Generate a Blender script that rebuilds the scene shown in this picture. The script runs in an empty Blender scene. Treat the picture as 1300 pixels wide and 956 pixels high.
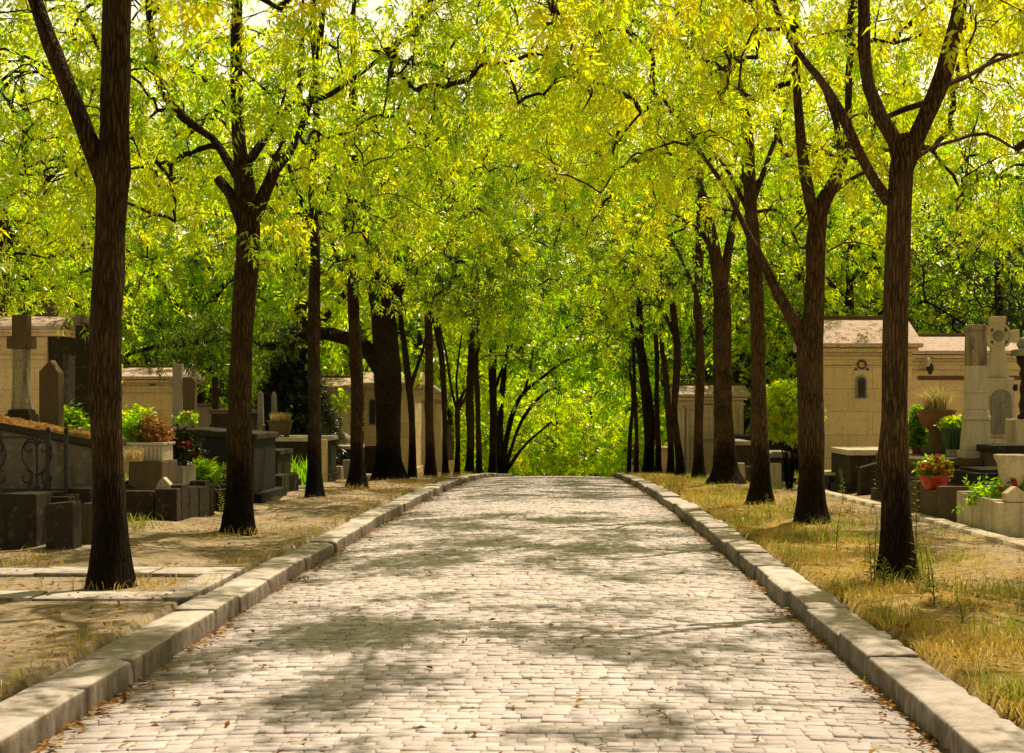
import bpy, bmesh, math, random
import numpy as np
from mathutils import Vector

PI = math.pi
sc = bpy.context.scene
COL = sc.collection
F = 1805.0; VX = 710.0; HY = 515.0; EYE = 1.70      # lens in photo pixels, vanishing point, eye height

# ------------------------------------------------------------------ terrain profile
def drop(y):
    d = max(0.0, y - 11.7)
    if d <= 63.3: return .00057 * d * d
    return .00057 * 63.3 ** 2 + .0722 * (d - 63.3)
def bend(y):
    return 0.0 if y < 40 else min(.0009 * (y - 40) ** 2, 3.0)
def gz(y):                                            # verge / cemetery ground level
    return .15 - drop(y)
def PX(px, y): return (px - VX) * y / F
def PZ(py, y): return EYE - (py - HY) * y / F
def P(px, py, y): return (PX(px, y), y, PZ(py, y))

# ------------------------------------------------------------------ node helpers
class N:
    def __init__(s, name):
        s.m = bpy.data.materials.new(name); s.m.use_nodes = True
        s.t = s.m.node_tree; s.t.nodes.clear()
        s.out = s.t.nodes.new('ShaderNodeOutputMaterial')
    def n(s, typ, **kw):
        nd = s.t.nodes.new('ShaderNode' + typ)
        for k, v in kw.items():
            if k.startswith('i_'):
                key = k[2:]
                key = int(key) if key.isdigit() else key.replace('_', ' ')
                sock = nd.inputs[key]
                if hasattr(v, 'is_output') or isinstance(v, bpy.types.NodeSocket): s.t.links.new(v, sock)
                else: sock.default_value = v
            else: setattr(nd, k, v)
        return nd
    def link(s, a, b): s.t.links.new(a, b)
    def coord(s, scale=(1, 1, 1), kind='Object'):
        tc = s.n('TexCoord'); mp = s.n('Mapping'); mp.inputs['Scale'].default_value = scale
        s.link(tc.outputs[kind], mp.inputs['Vector']); return mp.outputs['Vector']
    def world(s, scale=(1, 1, 1)):
        g = s.n('NewGeometry'); mp = s.n('Mapping'); mp.inputs['Scale'].default_value = scale
        s.link(g.outputs['Position'], mp.inputs['Vector']); return mp.outputs['Vector']
    def noise(s, vec, scale, detail=4, rough=.55):
        nd = s.n('TexNoise'); nd.inputs['Scale'].default_value = scale
        nd.inputs['Detail'].default_value = detail; nd.inputs['Roughness'].default_value = rough
        s.link(vec, nd.inputs['Vector']); return nd.outputs['Fac']
    def ramp(s, fac, stops):
        nd = s.n('ValToRGB'); e = nd.color_ramp.elements
        while len(e) < len(stops): e.new(.5)
        for k, (p, c) in enumerate(stops):
            e[k].position = p; e[k].color = (c, c, c, 1) if not isinstance(c, tuple) else (c[0], c[1], c[2], 1)
        s.link(fac, nd.inputs['Fac']); return nd.outputs['Color']
    def mix(s, fac, a, b, mode='MIX'):
        nd = s.n('Mix', data_type='RGBA', blend_type=mode)
        for v, i in ((fac, 0), (a, 6), (b, 7)):
            if isinstance(v, (int, float)): nd.inputs[i].default_value = v
            elif isinstance(v, tuple): nd.inputs[i].default_value = (v[0], v[1], v[2], 1)
            else: s.link(v, nd.inputs[i])
        return nd.outputs[2]
    def math(s, op, a, b=None):
        nd = s.n('Math', operation=op)
        for v, i in ((a, 0), (b, 1)):
            if v is None: continue
            if isinstance(v, (int, float)): nd.inputs[i].default_value = v
            else: s.link(v, nd.inputs[i])
        return nd.outputs[0]
    def bump(s, h, strength=.4, dist=.02):
        nd = s.n('Bump'); nd.inputs['Strength'].default_value = strength; nd.inputs['Distance'].default_value = dist
        s.link(h, nd.inputs['Height']); return nd.outputs['Normal']
    def bsdf(s, col, rough=.8, normal=None, spec=.3, metal=0.0):
        b = s.n('BsdfPrincipled')
        if isinstance(col, tuple): b.inputs['Base Color'].default_value = (*col, 1)
        else: s.link(col, b.inputs['Base Color'])
        if isinstance(rough, (int, float)): b.inputs['Roughness'].default_value = rough
        else: s.link(rough, b.inputs['Roughness'])
        b.inputs['Specular IOR Level'].default_value = spec; b.inputs['Metallic'].default_value = metal
        if normal is not None: s.link(normal, b.inputs['Normal'])
        s.link(b.outputs[0], s.out.inputs['Surface']); return s.m

def stone_mat(name, light, dark, stain=.5, course=None, scale=1.0, rough=.85, lichen=None):
    m = N(name); w = m.world()
    fine = m.noise(w, 38 * scale, 5, .7); big = m.noise(w, 2.2 * scale, 5, .6)
    st = m.noise(m.world((5, 5, .55)), 1.6, 4, .6)                 # rain streaks
    c = m.mix(m.ramp(big, [(.35, 0.0), (.7, 1.0)]), light, tuple(.82 * a + .18 * b for a, b in zip(light, dark)))
    c = m.mix(m.math('MULTIPLY', m.ramp(st, [(.48, 0.0), (.72, 1.0)]), stain), c, dark)
    sp = m.ramp(fine, [(.3, .72), (.7, 1.15)])
    c = m.mix(1.0, c, sp, 'MULTIPLY')
    if lichen:
        c = m.mix(m.ramp(m.noise(w, 9, 5, .7), [(.55, 0.0), (.68, .8)]), c, lichen)
    h = fine
    if course:
        br = m.n('TexBrick'); br.offset = .5
        br.inputs['Scale'].default_value = 1.0; br.inputs['Brick Width'].default_value = course[0]
        br.inputs['Row Height'].default_value = course[1]; br.inputs['Mortar Size'].default_value = .006
        br.inputs['Color1'].default_value = (1, 1, 1, 1); br.inputs['Color2'].default_value = (.86, .86, .84, 1)
        br.inputs['Mortar'].default_value = (.5, .45, .4, 1)
        sx = m.n('SeparateXYZ'); m.link(w, sx.inputs[0]); cx = m.n('CombineXYZ')
        m.link(m.math('ADD', sx.outputs[0], sx.outputs[1]), cx.inputs[0]); m.link(sx.outputs[2], cx.inputs[1])
        m.link(cx.outputs[0], br.inputs['Vector'])
        c = m.mix(1.0, c, br.outputs['Color'], 'MULTIPLY')
    return m.bsdf(c, rough, m.bump(h, .35, .012), .25)

M = {}
M['cream'] = stone_mat('cream_limestone', (.92, .71, .38), (.52, .37, .18), .3, (1.1, .52), lichen=(.40, .30, .16))
M['cream_plain'] = stone_mat('pale_carved_limestone', (.76, .63, .41), (.22, .18, .12), .55, lichen=(.42, .34, .2))
M['roof'] = stone_mat('roof_stone', (.70, .54, .43), (.26, .15, .09), .6, lichen=(.22, .14, .09))
M['brownstone'] = stone_mat('brown_weathered_stone', (.15, .10, .052), (.06, .045, .03), .6, lichen=(.12, .10, .05))
M['darkstone'] = stone_mat('dark_weathered_stone', (.04, .029, .017), (.015, .012, .009), .6, lichen=(.13, .11, .06))
M['stained'] = stone_mat('black_streaked_limestone', (.42, .34, .22), (.05, .04, .028), .95, lichen=(.10, .08, .05))
M['granite'] = stone_mat('black_granite', (.018, .016, .014), (.008, .007, .006), .4, rough=.7)
M['greystone'] = stone_mat('grey_stone', (.36, .32, .26), (.10, .085, .06), .6, lichen=(.2, .18, .08))
M['palestone'] = stone_mat('pale_stone', (.70, .59, .43), (.28, .22, .15), .4)
M['concrete'] = stone_mat('rough_concrete', (.20, .165, .115), (.05, .04, .028), .7, lichen=(.30, .26, .18))

def moss_top():
    m = N('moss_and_leaf_litter'); w = m.world()
    a = m.noise(w, 22, 6, .8); b = m.noise(w, 70, 3, .7)
    c = m.ramp(a, [(.32, (.05, .035, .018)), (.44, (.42, .19, .04)), (.52, (.16, .10, .04)), (.6, (.55, .36, .12)), (.72, (.12, .11, .03))])
    c = m.mix(1.0, c, m.ramp(b, [(.3, .5), (.7, 1.2)]), 'MULTIPLY')
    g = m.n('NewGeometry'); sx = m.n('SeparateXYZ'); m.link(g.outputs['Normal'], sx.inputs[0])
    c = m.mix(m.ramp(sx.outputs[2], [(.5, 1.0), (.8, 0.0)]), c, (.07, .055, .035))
    return m.bsdf(c, .95, m.bump(b, .8, .03), .1)
M['moss'] = moss_top()

def kerb_mat():
    m = N('kerb_granite'); w = m.world()
    fine = m.noise(w, 70, 4, .8); mid = m.noise(w, 6, 5, .65)
    a = m.n('Attribute', attribute_name='tint')
    c = m.ramp(mid, [(.3, (.50, .425, .37)), (.5, (.72, .63, .57)), (.75, (.82, .74, .68))])
    c = m.mix(1.0, c, m.ramp(fine, [(.3, .68), (.7, 1.12)]), 'MULTIPLY')
    c = m.mix(m.ramp(m.noise(w, 2.6, 6, .75), [(.52, 0.0), (.70, .45)]), c, (.30, .24, .17))
    c = m.mix(1.0, c, m.ramp(a.outputs['Fac'], [(0, .78), (1, 1.1)]), 'MULTIPLY')
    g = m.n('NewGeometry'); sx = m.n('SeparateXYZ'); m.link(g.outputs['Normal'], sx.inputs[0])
    side = m.ramp(sx.outputs[2], [(.45, 1.0), (.85, 0.0)])                       # vertical faces unevenly darker than the tops
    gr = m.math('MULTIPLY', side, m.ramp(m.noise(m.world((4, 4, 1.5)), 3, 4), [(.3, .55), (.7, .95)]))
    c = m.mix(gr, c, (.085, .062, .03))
    return m.bsdf(c, .8, m.bump(fine, .5, .01), .25)
M['kerb'] = kerb_mat()

def sett_mat():
    m = N('granite_setts'); w = m.world()
    a = m.n('Attribute', attribute_name='tint')
    c = m.ramp(a.outputs['Fac'], [(0, (.42, .355, .34)), (.25, (.67, .585, .58)), (.7, (.82, .73, .735)), (1, (.88, .81, .82))])
    fine = m.noise(w, 55, 5, .75); big = m.noise(w, .9, 4, .6)
    c = m.mix(1.0, c, m.ramp(fine, [(.3, .74), (.7, 1.12)]), 'MULTIPLY')
    c = m.mix(1.0, c, m.ramp(big, [(.3, .80), (.7, 1.06)]), 'MULTIPLY')
    c = m.mix(m.ramp(m.noise(w, 3.1, 6, .7), [(.56, 0.0), (.74, .45)]), c, (.22, .175, .12))
    sx = m.n('SeparateXYZ'); m.link(w, sx.inputs[0])
    e = m.math('ABSOLUTE', m.math('ADD', sx.outputs[0], .35)); ed = m.n('MapRange'); m.link(m.math('ADD', e, m.math('MULTIPLY', big, .5)), ed.inputs['Value'])
    ed.inputs['From Min'].default_value = 2.1; ed.inputs['From Max'].default_value = 2.6; ed.inputs['To Max'].default_value = .65
    c = m.mix(ed.outputs[0], c, (.17, .13, .08))
    return m.bsdf(c, .62, m.bump(fine, .4, .01), .35)
M['sett'] = sett_mat()
def joint_mat():
    m = N('joint_earth'); w = m.world(); a = m.noise(w, 20, 5, .7)
    c = m.ramp(a, [(.34, (.10, .08, .06)), (.46, (.40, .34, .28)), (.7, (.60, .53, .45))])
    return m.bsdf(c, .95, m.bump(a, .6, .01), .1)
M['joint'] = joint_mat()

def ground_mat():
    m = N('cemetery_ground'); w = m.world()
    sx = m.n('SeparateXYZ'); m.link(w, sx.inputs[0])
    n1 = m.noise(w, 1.1, 5, .6); n2 = m.noise(w, 9, 5, .7); n3 = m.noise(w, 60, 4, .75); n4 = m.noise(w, .45, 3, .5)
    dirt = m.ramp(n2, [(.28, (.30, .22, .13)), (.5, (.52, .41, .28)), (.72, (.68, .56, .42))])
    dry = m.ramp(n2, [(.28, (.28, .18, .05)), (.5, (.56, .39, .12)), (.72, (.70, .53, .23))])
    # dry turf hugs the right-hand kerb, patches elsewhere
    xr = m.math('SUBTRACT', sx.outputs[0], 2.2)
    near = m.n('MapRange'); m.link(xr, near.inputs['Value'])
    near.inputs['From Min'].default_value = 2.3; near.inputs['From Max'].default_value = 1.2
    gt = m.math('GREATER_THAN', sx.outputs[0], 0.0)
    right = m.math('MULTIPLY', near.outputs[0], gt)
    patch = m.ramp(n1, [(.46, 0.0), (.60, .75)])
    patch = m.math('MULTIPLY', patch, m.math('ADD', .3, m.math('MULTIPLY', gt, .7)))
    fac = m.math('MAXIMUM', m.math('MULTIPLY', right, m.ramp(n1, [(.2, .35), (.5, 1.0)])), patch)
    c = m.mix(fac, dirt, dry)
    c = m.mix(m.ramp(n4, [(.52, 0.0), (.68, .6)]), c, (.10, .105, .028))
    c = m.mix(1.0, c, m.ramp(n3, [(.25, .55), (.7, 1.2)]), 'MULTIPLY')
    h = m.math('ADD', n3, m.math('MULTIPLY', n2, 2.0))
    return m.bsdf(c, .95, m.bump(h, .9, .025), .1)
M['ground'] = ground_mat()

def bark_mat(name, c1, c2, c3):
    m = N(name); v = m.coord((1, 1, .13)); nz = m.noise(v, 9, 4, .6)
    tw = m.n('VectorMath', operation='ADD'); m.link(v, tw.inputs[0])
    cs = m.n('CombineXYZ'); m.link(m.math('MULTIPLY', nz, .09), cs.inputs[0]); m.link(m.math('MULTIPLY', nz, .07), cs.inputs[1])
    m.link(cs.outputs[0], tw.inputs[1])
    vo = m.n('TexVoronoi', feature='DISTANCE_TO_EDGE'); vo.inputs['Scale'].default_value = 33
    m.link(tw.outputs[0], vo.inputs['Vector'])
    fur = m.ramp(vo.outputs[0], [(0, 0.0), (.16, .75), (.4, 1.0)])
    fine = m.noise(m.coord((1, 1, .3)), 60, 5, .7); big = m.noise(m.coord(), 1.7, 4, .6)
    c = m.mix(fur, c1, c2)
    c = m.mix(m.ramp(big, [(.45, 0.0), (.7, .8)]), c, c3)
    c = m.mix(1.0, c, m.ramp(fine, [(.3, .6), (.7, 1.25)]), 'MULTIPLY')
    c = m.mix(m.ramp(m.noise(m.coord((1, 1, .6)), 6, 5, .75), [(.58, 0.0), (.68, .55)]), c, tuple(1.25 * v + .012 for v in (c3[0] * .75, c3[1], c3[2])))   # lichen
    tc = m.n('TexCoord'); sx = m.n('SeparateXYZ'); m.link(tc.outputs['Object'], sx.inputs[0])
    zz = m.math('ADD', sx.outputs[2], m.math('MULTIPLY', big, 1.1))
    foot_tone = m.n('MapRange'); m.link(zz, foot_tone.inputs['Value'])                     # bark darker towards the foot of the trunk
    foot_tone.inputs['From Min'].default_value = 1.05; foot_tone.inputs['From Max'].default_value = 1.5
    foot_tone.inputs['To Min'].default_value = .22; foot_tone.inputs['To Max'].default_value = 1.0
    c = m.mix(1.0, c, foot_tone.outputs[0], 'MULTIPLY')
    h = m.math('ADD', m.math('MULTIPLY', fur, 1.0), m.math('MULTIPLY', fine, .35))
    return m.bsdf(c, .92, m.bump(h, 1.0, .035), .12)
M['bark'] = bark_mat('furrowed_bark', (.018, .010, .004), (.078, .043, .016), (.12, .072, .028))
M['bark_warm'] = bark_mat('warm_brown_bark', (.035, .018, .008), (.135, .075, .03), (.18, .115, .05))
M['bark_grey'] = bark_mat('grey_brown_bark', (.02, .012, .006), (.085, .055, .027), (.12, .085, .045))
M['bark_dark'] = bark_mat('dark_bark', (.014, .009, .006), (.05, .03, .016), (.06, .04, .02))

def leaf_mat(name, cols, tcols, gloss=.05, trans=.55):
    m = N(name)
    a = m.n('Attribute', attribute_name='tint'); o = m.n('ObjectInfo')
    f = m.math('ADD', a.outputs['Fac'], m.math('MULTIPLY', m.math('SUBTRACT', o.outputs['Random'], .5), .22))
    k = len(cols) - 1
    d = m.ramp(f, [(i / k, c) for i, c in enumerate(cols)]); t = m.ramp(f, [(i / k, c) for i, c in enumerate(tcols)])
    df = m.n('BsdfDiffuse'); m.link(d, df.inputs['Color'])
    tr = m.n('BsdfTranslucent'); m.link(t, tr.inputs['Color'])
    mx = m.n('MixShader'); mx.inputs[0].default_value = trans
    m.link(df.outputs[0], mx.inputs[1]); m.link(tr.outputs[0], mx.inputs[2])
    gl = m.n('BsdfGlossy'); gl.inputs['Roughness'].default_value = .3; gl.inputs['Color'].default_value = (1, .97, .85, 1)
    m2 = m.n('MixShader'); m2.inputs[0].default_value = gloss
    m.link(mx.outputs[0], m2.inputs[1]); m.link(gl.outputs[0], m2.inputs[2])
    m.link(m2.outputs[0], m.out.inputs['Surface']); return m.m
M['leaf'] = leaf_mat('shade_to_glow_leaf', [(.035, .06, .004), (.09, .145, .006), (.15, .21, .008), (.21, .24, .008), (.28, .26, .010)],
                     [(.12, .28, .002), (.44, .78, .003), (.78, 1.0, .004), (.90, 1.0, .003), (1.0, .94, .003)], .05, .84)  # dark first stop paints in crown shade, golden last stop the glow
M['leaf_green'] = leaf_mat('green_leaf', [(.022, .042, .005), (.055, .10, .007), (.10, .17, .010), (.17, .22, .012)],
                     [(.07, .20, .002), (.34, .70, .003), (.66, 1.0, .004), (.94, 1.0, .006)], .05, .82)
M['leaf_deep'] = leaf_mat('deep_green_leaf', [(.010, .020, .003), (.022, .042, .004), (.045, .08, .006), (.09, .13, .009)],
                     [(.03, .08, .003), (.10, .22, .004), (.26, .46, .006), (.52, .70, .01)], .05, .6)
M['leaf_dark'] = leaf_mat('dark_evergreen_leaf', [(.010, .018, .005), (.018, .030, .008), (.03, .045, .01)],
                     [(.03, .05, .008), (.05, .08, .01), (.08, .11, .015)], .04, .3)
M['grass_dry'] = leaf_mat('dry_grass_blade', [(.16, .17, .02), (.56, .40, .07), (.70, .52, .12), (.76, .60, .20)],
                     [(.34, .38, .04), (.80, .56, .10), (.92, .68, .15), (.95, .74, .24)], .03, .42)
M['grass_green'] = leaf_mat('green_grass_blade', [(.08, .13, .02), (.14, .18, .025), (.26, .24, .05)],
                     [(.3, .45, .03), (.48, .58, .04), (.7, .62, .1)], .04, .45)
M['grass_orange'] = leaf_mat('rust_orange_plume', [(.26, .10, .025), (.38, .19, .05), (.48, .30, .09)],
                     [(.5, .2, .04), (.62, .34, .08), (.7, .5, .14)], .02, .45)
M['plume'] = leaf_mat('pale_grass_plume', [(.5, .34, .10), (.6, .46, .2), (.68, .55, .34)],
                     [(.7, .5, .12), (.8, .62, .25), (.85, .7, .45)], .02, .45)
M['litter'] = leaf_mat('fallen_leaf', [(.12, .045, .015), (.28, .11, .03), (.42, .22, .05), (.5, .36, .1)],
                     [(.2, .08, .02), (.4, .16, .04), (.5, .28, .06), (.6, .4, .1)], .0, .3)
M['red_petal'] = leaf_mat('red_petal', [(.45, .012, .012), (.6, .03, .02)], [(.7, .02, .02), (.8, .06, .03)], .04, .35)
M['orange_petal'] = leaf_mat('orange_red_petal', [(.6, .06, .012), (.66, .16, .02), (.6, .03, .03)], [(.8, .1, .02), (.85, .3, .03), (.8, .05, .05)], .04, .35)
M['pink_petal'] = leaf_mat('pink_petal', [(.5, .05, .12), (.6, .12, .2)], [(.7, .06, .16), (.8, .2, .3)], .04, .35)

def simple(name, col, rough=.6, spec=.4, metal=0.0, var=.25):
    m = N(name); a = m.noise(m.coord(), 25, 4, .6)
    c = m.mix(1.0, col, m.ramp(a, [(.3, 1 - var), (.7, 1 + var * .4)]), 'MULTIPLY')
    return m.bsdf(c, rough, m.bump(a, .2, .01), spec, metal)
M['iron'] = simple('black_iron', (.016, .014, .012), .5, .4)
M['red_plastic'] = simple('red_pot', (.62, .045, .018), .38, .5)
M['green_plastic'] = simple('dark_green_trough', (.03, .085, .03), .45, .4)
M['terracotta'] = simple('weathered_terracotta', (.26, .12, .055), .85, .2, var=.45)
M['glass_dark'] = simple('dark_leaded_glass', (.03, .035, .04), .12, .6)
M['stem'] = simple('plant_stem', (.09, .10, .03), .8, .2)

# ------------------------------------------------------------------ mesh helpers
def np_mesh(name, verts, quads, mat, tint=None, smooth=False, tris=None, dom='FACE'):
    me = bpy.data.meshes.new(name)
    verts = np.asarray(verts, np.float32); nq = 0 if quads is None else len(quads); nt = 0 if tris is None else len(tris)
    me.vertices.add(len(verts)); me.vertices.foreach_set('co', verts.ravel())
    idx = []; starts = []; tot = []
    if nq: idx.append(np.asarray(quads, np.int32).ravel()); starts.append(np.arange(nq) * 4); tot.append(np.full(nq, 4))
    if nt: idx.append(np.asarray(tris, np.int32).ravel()); starts.append(nq * 4 + np.arange(nt) * 3); tot.append(np.full(nt, 3))
    idx = np.concatenate(idx); starts = np.concatenate(starts); tot = np.concatenate(tot)
    me.loops.add(len(idx)); me.loops.foreach_set('vertex_index', idx.astype(np.int32))
    me.polygons.add(len(starts)); me.polygons.foreach_set('loop_start', starts.astype(np.int32))
    me.polygons.foreach_set('loop_total', tot.astype(np.int32))
    if smooth: me.polygons.foreach_set('use_smooth', np.ones(len(starts), bool))
    me.update(calc_edges=True); me.validate()
    if tint is not None:
        a = me.attributes.new('tint', 'FLOAT', dom); a.data.foreach_set('value', np.asarray(tint, np.float32))
    for mm in (mat if isinstance(mat, (list, tuple)) else [mat]): me.materials.append(mm)
    return me
def link_mesh(name, me, parent=None):
    o = bpy.data.objects.new(name, me); COL.objects.link(o)
    if parent is not None: o.parent = parent
    return o
def tag(o, label=None, cat=None, group=None, kind=None):
    if label: o['label'] = label
    if cat: o['category'] = cat
    if group: o['group'] = group
    if kind: o['kind'] = kind
    return o
def thing(name, label, cat, loc, group=None):
    o = bpy.data.objects.new(name, None); o.empty_display_size = .2; COL.objects.link(o); o.location = loc
    return tag(o, label, cat, group)
def off(parent):                                        # world offset of a parent chain (no rotations used)
    v = np.zeros(3)
    while parent is not None:
        v += np.array(parent.location); parent = parent.parent
    return v
def part(name, bm, mat, parent=None, bevel=.012, smooth=False, loc=None):
    """Mesh from a bmesh written in world coordinates."""
    if bevel:
        bmesh.ops.recalc_face_normals(bm, faces=bm.faces)
        es = [e for e in bm.edges if len(e.link_faces) == 2 and e.calc_face_angle(0) > .6]
        if es: bmesh.ops.bevel(bm, geom=es, offset=bevel, segments=2, affect='EDGES', profile=.6, clamp_overlap=True)
    bmesh.ops.recalc_face_normals(bm, faces=bm.faces)
    if smooth:
        for f in bm.faces: f.smooth = True
    me = bpy.data.meshes.new(name); o = bpy.data.objects.new(name, me); COL.objects.link(o)
    if parent is not None: o.parent = parent; d = off(parent)
    elif loc is not None: o.location = loc; d = np.array(loc)
    else: d = np.zeros(3)
    bmesh.ops.translate(bm, verts=bm.verts, vec=Vector(-d))
    bm.to_mesh(me); bm.free(); me.materials.append(mat)
    return o
def BM(): return bmesh.new()
def hexa(bm, b, t):
    vb = [bm.verts.new(p) for p in b]; vt = [bm.verts.new(p) for p in t]
    bm.faces.new(vb[::-1]); bm.faces.new(vt)
    for i in range(4): bm.faces.new((vb[i], vb[(i + 1) % 4], vt[(i + 1) % 4], vt[i]))
def box(bm, x0, x1, y0, y1, z0, z1, tx=0.0, ty=0.0, zr=None):
    """box; tx,ty pull the top in; zr = other top height at x1 (sloped top)"""
    zr = z1 if zr is None else zr
    hexa(bm, [(x0, y0, z0), (x1, y0, z0), (x1, y1, z0), (x0, y1, z0)],
         [(x0 + tx, y0 + ty, z1), (x1 - tx, y0 + ty, zr), (x1 - tx, y1 - ty, zr), (x0 + tx, y1 - ty, z1)])
    return bm
def prism(bm, pts, y0, y1, axis='y'):
    """polygon (u,z) extruded along y (u = x) or along x (u = y)"""
    def mk(u, v, w): return (u, w, v) if axis == 'y' else (w, u, v)
    a = [bm.verts.new(mk(u, v, y0)) for u, v in pts]; b = [bm.verts.new(mk(u, v, y1)) for u, v in pts]
    bm.faces.new(a); bm.faces.new(b[::-1]); n = len(pts)
    for i in range(n): bm.faces.new((a[i], b[i], b[(i + 1) % n], a[(i + 1) % n]))
    return bm
def lathe(bm, cx, cy, prof, n=28, sq=False):
    rings = []
    for r, z in prof:
        ring = []
        for k in range(n):
            t = 2 * PI * (k + .5) / n; q = 1.0
            if sq: q = 1.0 / max(abs(math.cos(t)), abs(math.sin(t)))
            ring.append(bm.verts.new((cx + r * q * math.cos(t), cy + r * q * math.sin(t), z)))
        rings.append(ring)
    for a, b in zip(rings, rings[1:]):
        for k in range(n): bm.faces.new((a[k], a[(k + 1) % n], b[(k + 1) % n], b[k]))
    bm.faces.new(rings[0][::-1]); bm.faces.new(rings[-1])
    return bm
def tube_arr(pts, rad, n=8, flare=0.0, seed=0, cap=True):
    """ring tube along polyline -> verts, quads"""
    pts = np.asarray(pts, float); rad = np.asarray(rad, float); m = len(pts)
    tan = np.gradient(pts, axis=0); tan /= np.linalg.norm(tan, axis=1)[:, None] + 1e-9
    ref = np.array([1., 0, 0]) if abs(tan[0][0]) < .9 else np.array([0, 1., 0])
    V = np.zeros((m, n, 3)); th = np.arange(n) * 2 * PI / n
    rg = np.random.RandomState(seed); ph = rg.rand(5) * 6.28; kn = .8 + rg.rand(6) * 4.0; kt = rg.rand(6) * 6.28
    u = ref - tan[0] * ref.dot(tan[0]); u /= np.linalg.norm(u)
    s = 0.0
    for i in range(m):
        if i: s += np.linalg.norm(pts[i] - pts[i - 1])
        u = u - tan[i] * u.dot(tan[i]); u /= np.linalg.norm(u) + 1e-9; w = np.cross(tan[i], u)
        r = np.full(n, rad[i])
        if flare:
            r = r * (1 + .045 * np.sin(2 * th + ph[0] + s * 1.1) + .035 * np.sin(3 * th + ph[1] - s * 1.7) + .02 * np.sin(5 * th + ph[2] + s * 3))
            r = r * (1 + rg.randn() * .012) * (1 + .05 * math.sin(s * 2.3 + ph[4]) * min(1, s)); r = r + rad[0] * .16 * sum(math.exp(-((s - ks) / .13) ** 2) * np.maximum(0, np.cos(th - ka)) ** 6 for ks, ka in zip(kn, kt))
            r = r * (1 + flare * math.exp(-s / .30) * (1 + .45 * np.cos(4 * th + ph[3]) + .25 * np.cos(7 * th + ph[4])))
        V[i] = pts[i] + np.cos(th)[:, None] * r[:, None] * u + np.sin(th)[:, None] * r[:, None] * w
    k = np.arange(n); q = []
    for i in range(m - 1):
        q.append(np.stack([i * n + k, i * n + (k + 1) % n, (i + 1) * n + (k + 1) % n, (i + 1) * n + k], 1))
    return V.reshape(-1, 3), np.concatenate(q)
def resample(pts, step):
    p = np.asarray(pts, float); out = []
    for i in range(len(p) - 1):
        a = p[max(i - 1, 0)]; b = p[i]; c = p[i + 1]; d = p[min(i + 2, len(p) - 1)]
        k = max(1, int(np.linalg.norm((c - b)[:3]) / step))
        for j in range(k):
            t = j / k
            out.append(.5 * (2 * b + (c - a) * t + (2 * a - 5 * b + 4 * c - d) * t * t + (3 * b - a - 3 * c + d) * t ** 3))
    out.append(p[-1]); return np.array(out)
class Acc:
    def __init__(s): s.v = []; s.q = []; s.n = 0
    def add(s, vq):
        v, q = vq; s.v.append(v); s.q.append(q + s.n); s.n += len(v)
    def get(s): return np.concatenate(s.v), np.concatenate(s.q)

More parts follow.
